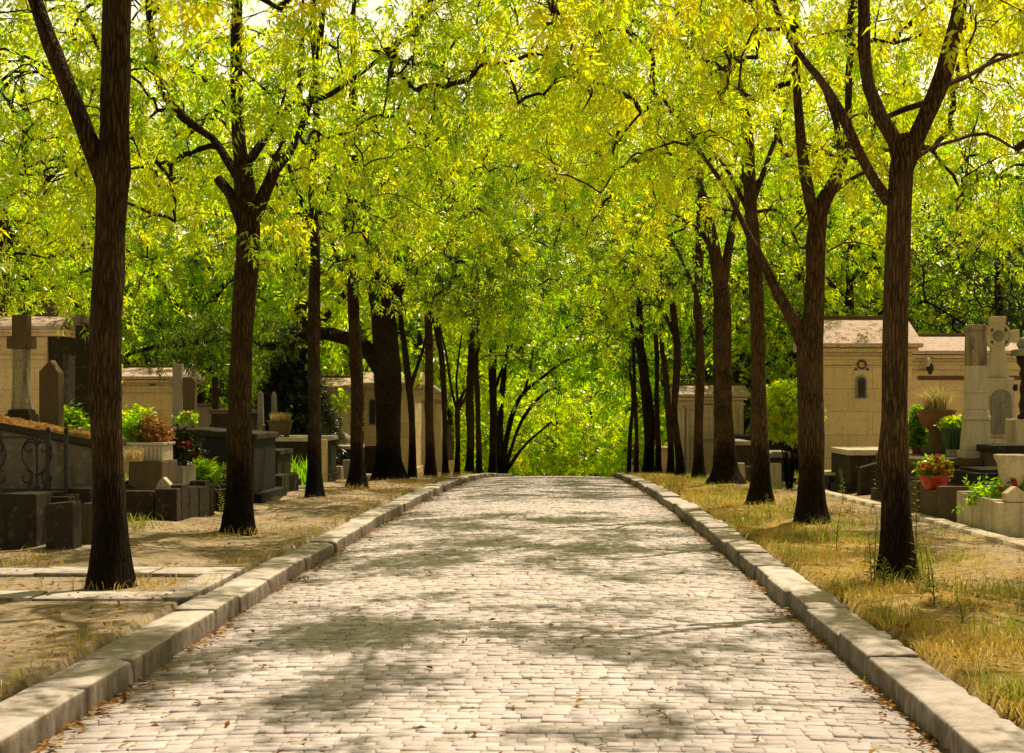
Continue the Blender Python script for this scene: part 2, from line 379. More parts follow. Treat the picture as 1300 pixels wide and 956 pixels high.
# ------------------------------------------------------------------ foliage
def spray_template(pairs, L, ll, lw, droop=.3):
    T = []
    def leaflet(b, d, l, w):
        d = np.array(d); d = d / np.linalg.norm(d); side = np.cross(d, (0, 0, 1.)); side /= np.linalg.norm(side)
        b = np.array(b); T.append([b, b + d * l * .42 + side * w + np.array((0, 0, .12 * l)), b + d * l + np.array((0, 0, -.12 * l)), b + d * l * .42 - side * w + np.array((0, 0, .12 * l))])
    for i in range(pairs):
        s = .22 + .66 * i / max(1, pairs - 1) if pairs > 1 else .4
        for sg in (-1, 1):
            leaflet((L * s, 0, -.08 * L * s * s), (math.cos(.95), sg * math.sin(.95), -droop), ll * (1 - .25 * abs(s - .5)), lw / 2)
    leaflet((L * .96, 0, -.08 * L), (1, 0, -droop), ll * 1.05, lw / 2)
    return np.array(T)                                  # (leaflets,4,3)
def foliage(centres, per, rng, spread=.24, tmpl=None, droop=.55, out=None, size=(.6, 1.3), tbias=0.0, twig=0.0):
    """compound leaves around cluster centres, or strung along drooping twigs -> verts, quads, tint (and twig polylines)"""
    centres = np.asarray(centres, float); C = np.repeat(centres, per, axis=0); n = len(C)
    cl = np.repeat(rng.rand(len(centres)), per); lines = None
    if twig:
        m = 3; td = rng.randn(len(centres), m, 3) * .8; td[:, :, 2] = td[:, :, 2] * .6 - .05
        if out is not None: td += out[:, None, :] * .6
        td /= np.linalg.norm(td, axis=2, keepdims=True); tl = twig * rng.uniform(.6, 1.25, (len(centres), m))
        which = np.tile(np.arange(per) % m, len(centres)); ci = np.repeat(np.arange(len(centres)), per)
        t = .12 + .88 * np.sqrt(rng.rand(n)); D0 = td[ci, which]; L0 = tl[ci, which]
        g = np.array((0, 0, -1.0)); o = C + D0 * (t * L0)[:, None] + g * (.55 * L0 * t * t)[:, None] + rng.randn(n, 3) * .035
        d = D0 * .55 + g * (.9 * t)[:, None] * .6 + rng.randn(n, 3) * .55; d[:, 2] -= droop * .35
        ts = np.linspace(0, 1, 4)
        lines = centres[:, None, None, :] + td[:, :, None, :] * (tl[:, :, None] * ts)[..., None] + g * (.55 * tl[:, :, None] * ts * ts)[..., None]
        lines = lines.reshape(-1, 4, 3)
    else:
        o = C + rng.randn(n, 3) * spread * np.array([1, 1, .75])
        d = rng.randn(n, 3) * .75; d[:, 2] -= droop
        if out is not None: d += np.repeat(out, per, axis=0) * .7
    d /= np.linalg.norm(d, axis=1)[:, None]
    up = rng.randn(n, 3) * .45; up[:, 2] += 1.0
    y = np.cross(up, d); y /= np.linalg.norm(y, axis=1)[:, None] + 1e-9; z = np.cross(d, y)
    s = rng.uniform(size[0], size[1], n)
    R = np.stack([d, y, z], 1) * s[:, None, None]       # rows are axes
    k = tmpl.shape[0]; T = tmpl.reshape(-1, 3)
    V = np.einsum('va,nab->nvb', T, R) + o[:, None, :]
    V += rng.randn(n, k, 1, 3).repeat(4, 2).reshape(n, k * 4, 3) * .012 * s[:, None, None] + rng.randn(n, k * 4, 3) * .004 * s[:, None, None]
    V = V.reshape(-1, 3); Q = np.arange(len(V)).reshape(-1, 4)
    lt = .68 * cl + .32 * rng.rand(n)
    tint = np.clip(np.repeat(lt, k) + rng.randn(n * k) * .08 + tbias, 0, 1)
    return (V, Q, tint, lines) if twig else (V, Q, tint)
def twig_mesh(lines, r=.0035):
    """three-sided twigs for many short polylines at once"""
    n = len(lines); m = lines.shape[1]; th = np.arange(3) * 2.094; rad = r * np.linspace(1, .4, m)
    offs = np.stack([np.cos(th), np.sin(th), np.zeros(3)], 1)[None] * rad[:, None, None] + np.zeros((m, 3, 3))
    V = (lines[:, :, None, :] + offs[None]).reshape(-1, 3); k = np.arange(3); q = []
    for i in range(m - 1): q.append(np.stack([i * 3 + k, i * 3 + (k + 1) % 3, (i + 1) * 3 + (k + 1) % 3, (i + 1) * 3 + k], 1))
    q = np.concatenate(q); return V, (np.arange(n)[:, None, None] * m * 3 + q[None]).reshape(-1, 4)
ASH = spray_template(3, .20, .108, .029, .55)
ASH_FAR = spray_template(3, .24, .125, .040, .45)
BROAD = spray_template(3, .46, .24, .10, .4)
TINY = spray_template(2, .07, .055, .024)
NEEDLE = spray_template(3, .14, .10, .022)

SUN_EL, SUN_AZ = math.radians(63), math.radians(34)       # azimuth measured from +Y towards +X
def gap(p):  # carves the crowns along the sun rays to place light and shade below
    """one patchy pattern of crown gaps followed along the slanting light"""
    k = 1 / math.tan(SUN_EL); a = 2.3 * (p[0] - p[2] * k * math.sin(SUN_AZ)); b = 2.3 * (p[1] - p[2] * k * math.cos(SUN_AZ))
    u = a * 1.0 + .7 * math.sin(b * .55 + 1); v = b * .62 + .8 * math.sin(a * .8)
    n = math.sin(u * 1.55 + 1.1 * math.sin(v * 1.3)) + math.sin(v * 1.9 + 1.2 * math.sin(u * 1.1 + 2)) + .6 * math.sin(u * 2.9 - v * 1.7) + .5 * math.sin(v * 4.1 + u)
    return n / 3.1 + (GAP_BIAS if b < 19 * 2.3 else GAP_BIAS - .05)
GAP_BIAS = .0
def grow(limbs, ells, rng, base, minz=0.0, keep=None):
    """clusters in ellipsoids joined to the limb skeleton -> cluster points, outward dirs, branch paths"""
    nodes = []; parent = []; 
    for li, L in enumerate(limbs):
        for p in L[::2]:
            if p[2] > minz: nodes.append(p[:3]); parent.append(-1)
        nodes.append(L[-1][:3]); parent.append(-1)
    pts = []
    for (cx, cy, cz, rx, ry, rz, n) in ells:
        k = 0; n = int(n * 1.42)
        while k < n:
            v = rng.randn(3); v /= np.linalg.norm(v); v *= rng.rand() ** (1 / 2.2)
            p = np.array([cx + v[0] * rx, cy + v[1] * ry, cz + v[2] * rz]); k += 1
            if gap(p) < rng.uniform(-.06, .06): continue
            if p[2] > EYE + 560 / F * p[1] and gap(p) < .22: continue           # unseen crown tops thinned to let more sun down
            if keep is not None and not keep(p): continue
            pts.append(p)
    pts = np.array(pts)
    nd = list(nodes); NA = np.array(nd)
    dmin = np.array([np.min(np.linalg.norm(NA - p, axis=1)) for p in pts]); order = np.argsort(dmin)
    cap = len(nd) + len(pts) * 4 + 8
    A = np.zeros((cap, 3)); A[:len(nd)] = NA; cnt = len(nd); par = [-1] * cnt
    paths = []; outs = np.zeros((len(pts), 3))
    for i in order:
        p = pts[i]; v = A[:cnt] - p
        cost = np.linalg.norm(v, axis=1) + .35 * np.maximum(0, v[:, 2])       # prefers to climb from below
        j = int(np.argmin(cost)); a = A[j].copy(); d = p - a; L = np.linalg.norm(d)
        mid1 = a + d * .33 + rng.randn(3) * .04 * L + np.array([0, 0, .10 * L]); mid2 = a + d * .68 + rng.randn(3) * .04 * L + np.array([0, 0, .10 * L])
        ids = [j]
        for q in (mid1, mid2, p):
            A[cnt] = q; par.append(ids[-1]); ids.append(cnt); cnt += 1
        paths.append(ids); outs[i] = d / (L + 1e-6)
    w = np.zeros(cnt)
    for ids in paths: w[ids[-1]] += 1
    for i in range(cnt - 1, -1, -1):
        if par[i] >= 0: w[par[i]] += w[i]
    return pts, outs, A, paths, w
def branch_mesh(A, paths, w, rmin=.0055, sides=5, limit=.042):
    acc = Acc()
    for ids in paths:
        r = np.array([min(limit, rmin * (max(1, w[k])) ** .5) for k in ids]); r[0] = min(r[0], r[1] * 1.25); r[-1] *= .55
        acc.add(tube_arr(A[ids], r, sides))
    return acc.get()

def make_tree(name, label, y, limbs_px, ells, seed, cat='tree', group=None, base=None, per=10, tmpl=ASH, leaf='leaf', bark='bark',
              flare=.5, minz=2.6, spread=.24, keep=None, sides=18, tbias=-.05, droop=.55, twig=.38, rmin=.006):
    """limbs_px: polylines of (px, py, width px) seen at depth y (dy optional 4th); the first one is the trunk"""
    rng = np.random.RandomState(seed)
    L = []
    for pl in limbs_px:
        if pl[0] == 'w': L.append(list(pl[1])); continue          # already in metres
        q = []
        for t in pl:
            yy = y + (t[3] if len(t) > 3 else 0)
            X, Y, Z = P(t[0], t[1], yy); q.append((X, Y, Z, .86 * t[2] * yy / F / 2))
        L.append(q)
    b = L[0][0]; base = (b[0], b[1], gz(b[1])); L[0][0] = (b[0], b[1], base[2] - .12, b[3])
    rs = [resample(q, .16 if i == 0 else .14) for i, q in enumerate(L)]
    for i in range(len(rs)):                            # slight wander of the axis
        s = np.linspace(0, 1, len(rs[i])) * len(rs[i]) * .16; ph = rng.rand(2) * 6
        a = .012 * min(1, len(rs[i]) / 12)
        env = np.minimum(1, np.arange(len(s)) / 6.0)
        rs[i][:, 0] += a * np.sin(s * 2.1 + ph[0]) * env; rs[i][:, 1] += a * np.sin(s * 1.7 + ph[1]) * env
    t = thing(name, label, cat, base, group); bo = np.array(base)
    acc = Acc()
    for i, r in enumerate(rs):
        n = sides if i == 0 else max(8, sides * 2 // 3)
        acc.add(tube_arr(r[:, :3], np.maximum(r[:, 3], .006), n, flare if i == 0 else .001, seed + i))
    E = [(base[0] + e[0], base[1] + e[1], base[2] + e[2], *e[3:]) for e in ells]
    pts, outs, A, paths, w = grow(rs, E, rng, base, minz + base[2], keep)
    acc.add(branch_mesh(A, paths, w, rmin))
    fo = foliage(pts, per, rng, spread, tmpl, droop, outs, tbias=tbias, twig=twig)
    if twig: acc.add(twig_mesh(fo[3], .0045 if tmpl is ASH else .006))
    v, q = acc.get()
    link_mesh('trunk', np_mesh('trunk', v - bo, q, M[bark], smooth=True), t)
    v, q, ti = fo[:3]
    link_mesh('crown', np_mesh('crown', v - bo, q, M[leaf], tint=ti), t)
    return t
def copy_thing(root, loc, rz=0.0, sc_=1.0, label=None):
    r = root.copy(); COL.objects.link(r); r.location = loc; r.rotation_euler = (0, 0, rz); r.scale = (sc_,) * 3
    if label: r['label'] = label
    for ch in list(root.children):
        c = ch.copy(); COL.objects.link(c); c.parent = r
        for g in list(ch.children):
            d = g.copy(); COL.objects.link(d); d.parent = c
    return r


# ================================================================== camera, light, sky
cam = bpy.data.cameras.new('camera'); co = bpy.data.objects.new('camera', cam); COL.objects.link(co)
co.location = (0, 0, EYE); co.rotation_euler = (math.radians(90), 0, 0)
cam.sensor_width = 36; cam.lens = F * 36 / 1300.0
cam.shift_x = (650 - VX) / 1300.0; cam.shift_y = (HY - 478) / 1300.0
cam.clip_end = 2000; cam.dof.use_dof = False
sc.camera = co
sd = Vector((math.sin(SUN_AZ) * math.cos(SUN_EL), math.cos(SUN_AZ) * math.cos(SUN_EL), math.sin(SUN_EL)))
sun = bpy.data.lights.new('sun', 'SUN'); sun.energy = 5.0; sun.angle = math.radians(.55); sun.color = (1, .85, .62)
so = bpy.data.objects.new('sun', sun); COL.objects.link(so); so.rotation_euler = (-sd).to_track_quat('-Z', 'Y').to_euler(); so.location = (20, 30, 40)
world = bpy.data.worlds.new('World'); sc.world = world; world.use_nodes = True
nt = world.node_tree; bg = nt.nodes['Background']
sky = nt.nodes.new('ShaderNodeTexSky'); sky.sky_type = 'NISHITA'; sky.sun_disc = False
sky.sun_elevation = SUN_EL; sky.sun_rotation = SUN_AZ; sky.dust_density = 5.0; sky.air_density = 1.2; sky.ozone_density = .6
tint = nt.nodes.new('ShaderNodeMix'); tint.data_type = 'RGBA'; tint.blend_type = 'MULTIPLY'; tint.inputs[0].default_value = 1.0
tint.inputs[7].default_value = (1.45, 1.14, .66, 1)         # hazy warm summer sky
nt.links.new(sky.outputs[0], tint.inputs[6]); 
tcw = nt.nodes.new('ShaderNodeTexCoord'); sepw = nt.nodes.new('ShaderNodeSeparateXYZ'); nt.links.new(tcw.outputs['Generated'], sepw.inputs[0])
hz = nt.nodes.new('ShaderNodeMapRange'); hz.inputs['From Min'].default_value = .2; hz.inputs['From Max'].default_value = .42
hz.inputs['To Min'].default_value = 7.5; hz.inputs['To Max'].default_value = .62; nt.links.new(sepw.outputs[2], hz.inputs['Value'])
glow = nt.nodes.new('ShaderNodeVectorMath'); glow.operation = 'SCALE'; nt.links.new(tint.outputs[2], glow.inputs[0]); nt.links.new(hz.outputs[0], glow.inputs['Scale'])
nt.links.new(glow.outputs[0], bg.inputs['Color']); bg.inputs['Strength'].default_value = .044            # bright summer haze low in the sky
sc.view_settings.view_transform = 'Standard'; sc.view_settings.look = 'None'; sc.view_settings.exposure = 0
cy = sc.cycles; cy.use_denoising = True; cy.max_bounces = 5; cy.diffuse_bounces = 1; cy.transmission_bounces = 4; cy.glossy_bounces = 2
cy.transparent_max_bounces = 4; cy.caustics_reflective = False; cy.caustics_refractive = False
cy.use_adaptive_sampling = True; cy.adaptive_threshold = .02; cy.sample_clamp_indirect = 6

# ================================================================== ground, road, kerbs
XL, XR, KW = -2.60, 1.90, .33
rng = np.random.RandomState(5)
def build_ground():
    xs = np.concatenate([np.linspace(-160, -16, 25), np.linspace(-15, XL - KW - .12, 60), [XL - KW + .06, XR + KW - .06], np.linspace(XR + KW + .12, 15, 60), np.linspace(16, 160, 25)])
    ys = np.concatenate([np.linspace(-30, 4.5, 12), np.linspace(5, 30, 150), np.linspace(30.5, 80, 120), np.linspace(84, 420, 40)])
    nx = len(xs); V = []
    for y in ys:
        for k, x in enumerate(xs):
            road = (XL - KW) < x < (XR + KW) - .0
            z = gz(y)
            if road: z -= .32
            else:
                d = min(abs(x - (XL - KW)), abs(x - (XR + KW)))
                fl = .12 if (x < 0 and 11.0 < y < 13.8) or 4.7 < x < 5.6 else 1.0
                z += fl * min(1, d / .8) * (.03 * math.sin(x * 1.3 + y * .5) + .025 * math.sin(x * 2.9 - y * 1.7) + .012 * math.sin(x * 7 + y * 5)) - .014
                if abs(x) > 14: z += .02 * (abs(x) - 14) * .5
            V.append((x + bend(y) * (1 if abs(x) < 20 else 0), y, z))
    V = np.array(V); i = np.arange(len(ys) - 1)[:, None] * nx + np.arange(nx - 1)[None, :]
    Q = np.stack([i, i + 1, i + nx + 1, i + nx], -1).reshape(-1, 4)
    tag(link_mesh('ground', np_mesh('ground', V, Q, M['ground'], smooth=True)), kind='structure')
build_ground()

def bev_blocks(T, depth, bev, lift=None):
    T = np.asarray(T, float); n = len(T)
    nx = np.roll(T, -1, 1) - T; pv = np.roll(T, 1, 1) - T
    nx /= np.linalg.norm(nx, axis=2, keepdims=True); pv /= np.linalg.norm(pv, axis=2, keepdims=True)
    top = T + (nx + pv) * bev * 1.1; mid = T + (nx + pv) * bev * .12; mid[:, :, 2] -= bev * .8; bot = T.copy(); bot[:, :, 2] -= depth
    V = np.concatenate([bot, mid, top], 1)
    q = []
    for a, b in ((0, 4), (4, 8)):
        for i in range(4): q.append((a + i, a + (i + 1) % 4, b + (i + 1) % 4, b + i))
    q.append((8, 9, 10, 11)); q = np.array(q)
    Q = (np.arange(n)[:, None, None] * 12 + q[None]).reshape(-1, 4)
    return V.reshape(-1, 3), Q
def road_z(x, y):
    u = (x - (XL + XR) / 2) / ((XR - XL) / 2)
    return -drop(y) + .045 * (1 - u * u)
def build_road():
    T = []; y = 4.6; r = random.Random(3)
    while y < 69:
        row = r.gauss(0, .0022); d = r.uniform(.076, .096); x = XL + .004 + r.uniform(-.12, 0)
        while x < XR:
            w = r.uniform(.10, .165); a, b = max(x, XL), min(x + w, XR); x += w
            if b - a < .05: continue
            g = .0025 + r.uniform(0, .003); q = []
            dz = r.gauss(0, .0028) + row; sx, sy = r.gauss(0, .014), r.gauss(0, .022)
            for (u, v) in ((a + g * .35, y + g), (b - g * .35, y + g), (b - g * .35, y + d - g), (a + g * .35, y + d - g)):
                uu = u + r.gauss(0, .003); vv = v + r.gauss(0, .003) + .02 * math.sin(u * 2.1 + y * .7)
                z = road_z(u, v) + dz + (u - (a + b) / 2) * sx + (v - y - d / 2) * sy
                q.append((uu + bend(v), vv, z))
            T.append(q)
        y += d
    V, Q = bev_blocks(T, .04, .006)
    tint = np.repeat(np.clip(np.random.RandomState(8).normal(.48, .13, len(T)), 0, 1), 9)
    # earth between the stones
    ys = np.linspace(3, 110, 215); xs = np.linspace(XL - .03, XR + .03, 15); J = []
    for yy in ys:
        for xx in xs: J.append((xx + bend(yy), yy, road_z(xx, yy) - .0065))
    J = np.array(J); i = np.arange(len(ys) - 1)[:, None] * 15 + np.arange(14)[None, :]
    JQ = np.stack([i, i + 1, i + 16, i + 15], -1).reshape(-1, 4) + len(V)
    me = np_mesh('road', np.concatenate([V, J]), np.concatenate([Q, JQ]), [M['sett'], M['joint']], tint=np.concatenate([tint, np.full(len(JQ), .5)]))
    mi = np.zeros(len(Q) + len(JQ), np.int32); mi[len(Q):] = 1; me.polygons.foreach_set('material_index', mi)
    tag(link_mesh('road', me), kind='structure')
build_road()
from mathutils import noise as mnoise
def build_kerb(x0, x1, seed):
    """worn granite blocks: a chipped cross-section swept along each stone"""
    r = random.Random(seed); V = []; Q = []; TN = []; y = 3.5
    while y < 72:
        l = r.uniform(.75, 1.3); dx = r.gauss(0, .012); dz = r.gauss(0, .009); roll = r.gauss(0, .014); yaw = r.gauss(0, .006); tn = r.random()
        w = x1 - x0; pr = [(0, -.3), (0, -.16), (0, -.09), (0, -.04), (.004, -.014), (.016, -.002), (w * .25, 0), (w * .5, .002), (w * .75, 0), (w - .016, -.002), (w - .004, -.014), (w, -.04), (w, -.09), (w, -.16), (w, -.3)]
        n = len(pr); st = [0, .012, .035] + [l * k / 9 for k in range(1, 9)] + [l - .035, l - .012, l]; base = len(V)
        for k, q in enumerate(st):
            e = (.014, .004, 0)[min(k, len(st) - 1 - k, 2)]
            for (a, c) in pr:
                yy = y + .005 + q * (l - .01) / l; nv = mnoise.noise_vector(Vector((a * 9 + seed * 7, yy * 9, c * 9))); ch = max(0, mnoise.noise(Vector((a * 5, yy * 6 + seed * 31, c * 5))) - .25) * .05 if c > -.05 and (a < .03 or a > w - .03) else 0
                a2 = a + (e if a < w / 2 else -e) * (1 if c > -.2 else 0); inward = 1 if a < w / 2 else -1
                V.append((x0 + dx + a2 + nv.x * .005 + ch * inward + yaw * (q - l / 2) + bend(yy), yy + nv.y * .003, gz(yy) + c - e * (c > -.05) + dz + nv.z * .005 - ch * .8 + roll * (a - w / 2)))
        m = len(st)
        for k in range(m - 1):
            for a in range(n - 1): Q.append((base + k * n + a, base + (k + 1) * n + a, base + (k + 1) * n + a + 1, base + k * n + a + 1)); TN.append(tn)
        for row in (0, m - 1):
            b0 = base + row * n
            for a in range(n // 2): Q.append((b0 + a, b0 + a + 1, b0 + n - 2 - a, b0 + n - 1 - a)); TN.append(tn)
        y += l
    Q = [q for q in Q if len(set(q)) == 4]; TN = TN[:len(Q)] if len(TN) > len(Q) else TN
    o = link_mesh('kerb', np_mesh('kerb', np.array(V), np.array(Q), M['kerb'], tint=np.array(TN), smooth=False)); tag(o, kind='structure')
    b = bmesh.new(); b.from_mesh(o.data); bmesh.ops.recalc_face_normals(b, faces=b.faces); b.to_mesh(o.data); b.free()
build_kerb(XL - KW, XL, 1); build_kerb(XR, XR + KW, 2)

# paved strip crossing the left verge, leaving an open pit round the first tree
def build_strip():
    T = []; r = random.Random(9)
    def run(y0, y1, xa, xb):
        x = xa
        while x < xb:
            l = r.uniform(.7, 1.2); e = min(x + l, xb); g = .008; dz = r.gauss(0, .006)
            T.append([(x + g, y0 + g, gz(y0) + .022 + dz), (e - g, y0 + g, gz(y0) + .022 + dz), (e - g, y1 - g, gz(y1) + .022 + dz), (x + g, y1 - g, gz(y1) + .022 + dz)]); x = e
    run(11.35, 11.78, -9.6, -2.96); run(12.95, 13.45, -9.6, -2.96)
    run(11.79, 12.36, -9.6, -5.1); run(12.37, 12.94, -9.6, -5.2); run(11.79, 12.94, -3.25, -2.96)
    V, Q = bev_blocks(T, .10, .012)
    tag(link_mesh('stone_path', np_mesh('stone_path', V, Q, M['kerb'], tint=np.repeat(np.array([r.random() for _ in T]), 9))), kind='structure')
build_strip()
# pale stone edging in front of the right-hand graves
def build_edging():
    T = []; r = random.Random(12); y = 13.0
    while y < 34:
        l = r.uniform(.7, 1.1); g = .008; xa = 5.02; xb = 5.24; dz = r.gauss(0, .006)
        T.append([(xa, y + g, gz(y) + .045 + dz), (xb, y + g, gz(y) + .045 + dz), (xb, y + l - g, gz(y + l) + .045 + dz), (xa, y + l - g, gz(y + l) + .045 + dz)]); y += l
    V, Q = bev_blocks(T, .14, .014)
    tag(link_mesh('edging_kerb', np_mesh('edging_kerb', V, Q, M['palestone'], tint=np.repeat(np.array([r.random() for _ in T]), 9))), kind='structure')
build_edging()

# ================================================================== trees along the road
def taper(pts): return pts
def road_keep(p):
    if p[1] < 6.2: return False
    top = 4.6 if -2.2 < p[0] < 1.6 else 3.2
    return p[2] > top - drop(p[1]) + .15 * (p[1] < 12)
G1 = [(140,748,50),(139,690,47),(137,600,46),(136,500,46),(136,400,45),(138,300,46),(141,220,50),(145,160,42),(147,90,39),(150,0,37),(158,-140,33),(172,-300,25),(168,-480,13)]
make_tree('roadside_tree', 'thick tree in the pit of the paved strip, one straight limb forking off left', 12.2,
  [G1, [(136,232,34),(118,190,27),(98,135,24),(72,70,23,.1),(46,5,22,.2),(10,-110,18,.3),(-30,-260,13,.6),(-60,-420,8,.6)],
   [(151,20,24),(172,-50,17,.2),(220,-170,13,.4),(300,-330,8,.4)], [(148,-60,22),(120,-200,15,-.4),(80,-380,8,-.8)]],
  [(.5,0,7.6,2.9,2.6,2.6,230),(3.2,0,7.0,2.2,2.5,1.9,150),(-2.6,.3,6.6,2.2,2.2,2.0,130),(1.9,.3,6.4,1.9,2.0,1.5,80),(-1.6,.6,6.2,1.7,1.8,1.6,60)], 11, minz=3.3, keep=road_keep, per=11, tbias=.2)  # high tbias paints a golden glow into the near crowns as yellower leaves
make_tree('roadside_tree', 'second tree of the left row, candelabra of stubby limbs above a straight lit trunk', 17.7,
  [[(303,678,40),(304,640,35),(304,560,35),(306,480,34),(309,400,34),(313,330,34),(314,270,34),(306,200,22),(302,130,18),(300,20,15),(306,-150,12),(300,-280,6)],
   [(312,290,26),(292,246,17),(276,226,14)], [(316,290,26),(338,240,20),(352,205,18),(349,196,14)], [(350,214,16),(375,180,10,.3),(402,85,9,.5),(420,-60,7,.7)],
   [(306,230,16),(286,200,13,.2),(268,175,11,.3),(232,150,13,.2),(205,112,12,.3),(196,60,11,.3),(180,-80,8,.4)], [(316,205,14),(345,165,11,.2),(370,135,10,.2),(420,120,8,.4),(500,60,6,.6)]],
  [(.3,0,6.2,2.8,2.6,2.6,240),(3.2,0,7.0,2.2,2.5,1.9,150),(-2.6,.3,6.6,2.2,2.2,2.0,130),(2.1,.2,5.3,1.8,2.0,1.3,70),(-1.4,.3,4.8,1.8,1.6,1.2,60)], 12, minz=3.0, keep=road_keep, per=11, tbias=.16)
make_tree('roadside_tree', 'slender straight tree, third from the camera in the left row, with grass at its foot', 25.4,
  [[(399,634,24),(399,610,21),(399,560,19),(399,480,18),(399,400,17),(399,320,16),(398,250,15),(402,150,12),(398,20,9),(405,-70,5)],
   [(399,300,10),(380,250,8,.2),(350,170,6,.3)], [(399,270,10),(430,200,8,.2),(470,130,6,.4)]],
  [(.5,0,6.4,2.7,2.6,2.6,230),(3.2,0,7.0,2.2,2.5,1.9,150),(-2.6,.3,6.6,2.2,2.2,2.0,130),(1.9,0,5.4,1.8,2.0,1.2,50)], 13, minz=2.9, bark='bark_grey', keep=road_keep, per=10)
make_tree('roadside_tree', 'fourth tree of the left row, dark trunk just before the massive black one', 31,
  [[(454,619,26),(454,590,21),(453,540,19),(452,480,18),(450,400,17),(446,330,15),(440,260,12),(446,120,9),(450,0,6)],
   [(448,370,10),(425,320,8,.2),(400,250,5,.4)], [(446,320,10),(475,250,8,.2),(520,180,5,.4)]],
  [(.6,0,6.6,2.8,2.6,2.8,220),(3.2,0,7.0,2.2,2.5,1.9,150),(-2.6,.3,6.6,2.2,2.2,2.0,130),(2.1,0,5.5,1.9,2.0,1.2,50)], 14, minz=2.8, keep=road_keep, per=10)
make_tree('massive_tree', 'massive black-barked tree on the left with a long level limb reaching away from the road', 36.8,
  [[(494,613,52),(493,585,40),(493,540,36),(492,470,38),(488,420,40),(482,370,36),(470,310,28),(455,240,22),(450,150,14),(452,60,7)],
   [(484,470,24),(462,440,22,.1),(430,427,20,.2),(400,424,18,.3),(345,440,14,.4),(290,428,12,.5),(250,434,10,.6),(190,442,7,.6),(160,452,4,.6)],
   [(490,410,26),(510,350,18,.2),(540,280,13,.4),(580,200,8,.6)]],
  [(-.4,0,7.4,3.2,3.0,2.8,230),(-4.4,.3,3.75,2.8,1.3,.8,150),(1.9,0,5.8,2.0,2.0,1.6,80)], 15, minz=3.0, bark='bark_dark', leaf='leaf_deep', keep=road_keep, per=9, flare=.5)
def thin_tree(label, y, trunk, limbs, seed, H, per=7, n=150, leaf='leaf', bark='bark', group=None, lean=.6, tm=ASH_FAR, sp=.3, low=4.6, name='roadside_tree'):
    if y > 36: H *= 1.35; n = int(n * 1.3)
    k = F / y; top = trunk[-1]
    tr = list(trunk) + [(top[0] + .2 * k * ((seed % 3) - 1), HY - (H + gz(y) - EYE) * k, max(2, top[2] * .35))]
    make_tree(name, label, y, [tr] + limbs, [(lean * .5, 0, H * .73, 2.7, 2.7, H * .29, n), (lean * 2.2, 0, low + .8, 1.8, 1.9, 1.2, int(n * .28)), (lean * 5.2, 0, H - 1.8, 2.0, 2.4, 1.7, int(n * .5))], seed,
              per=per, tmpl=tm, leaf=leaf, bark=bark, minz=2.6, spread=sp, keep=road_keep, sides=12, group=group, rmin=.008, tbias=-.12)
thin_tree('thin sapling with a V fork, just right of the massive dark tree', 38.5, [(523,609,11),(523,570,10),(523,520,9),(519,485,10),(513,440,9),(508,380,8)], [[(521,492,7),(530,465,5),(538,438,4),(548,390,3)]], 21, 8.0, n=110)
thin_tree('smooth straight pale-brown tree in front of the cream tomb pillars', 41, [(546,606,15),(546,570,13),(545,500,13),(544,420,12),(546,340,11),(550,280,9)], [[(545,380,7),(565,330,5),(590,270,4)]], 22, 9.4, bark='bark_warm')
thin_tree('narrow straight tree beside the carved statue on a pillar', 43, [(566,604,10),(565,560,8),(563,500,8),(561,450,8),(556,390,7)], [[(562,460,5),(552,420,4),(545,380,3)]], 23, 8.2, n=110)
thin_tree('small many-stemmed sapling at the left kerb, branching into a fan at mid height', 44, [(580,604,8),(581,560,7),(581,522,7),(588,500,4),(606,455,3)], [[(581,525,5),(572,490,4),(567,450,3),(560,420,2)],[(582,524,5),(580,480,3),(585,430,3)],[(583,520,4),(596,495,3),(612,475,2)]], 24, 6.4, n=80)
thin_tree('paired straight tree of the left row, the stouter of two near the crest', 52, [(596,604,13),(597,560,11),(597,500,11),(598,440,10),(600,380,8)], [[(598,470,6),(612,430,4),(622,400,3)]], 25, 9.2)
thin_tree('paired straight tree of the left row, the slimmer of two near the crest', 55, [(608,604,9),(608,560,8),(606,500,8),(605,440,7)], [], 26, 8.6, n=110)
thin_tree('black upright trunk on the left where the road goes over the crest', 61, [(626,606,12),(626,560,11),(626,500,11),(625,440,10),(622,380,8)], [[(626,500,6),(640,460,4),(650,420,3)]], 27, 9.6, bark='bark_dark', leaf='leaf_deep')
make_tree('arching_tree', 'multi-stemmed tree past the crest whose dark stems arch out over the road', 66,
  [[(634,608,12),(634,570,10),(636,520,9),(640,470,7),(650,420,5),(655,360,3)], [(637,605,9),(646,545,7),(660,505,6),(690,478,5),(718,458,4),(740,452,2)], [(638,605,8),(652,560,5),(668,525,5),(690,500,4),(712,490,2)], [(639,604,7),(655,580,5),(672,560,4),(700,535,3)], [(638,600,6),(648,530,4),(668,490,4),(678,440,3)]],
  [(.3,0,7.4,2.6,2.6,2.4,130),(2.4,0,5.4,2.0,2.4,1.2,70),(1.4,.6,3.6,1.6,1.6,.8,24)], 28, per=7, tmpl=ASH_FAR, spread=.3, minz=2.2, sides=10, bark='bark_dark', leaf='leaf_green', rmin=.008)

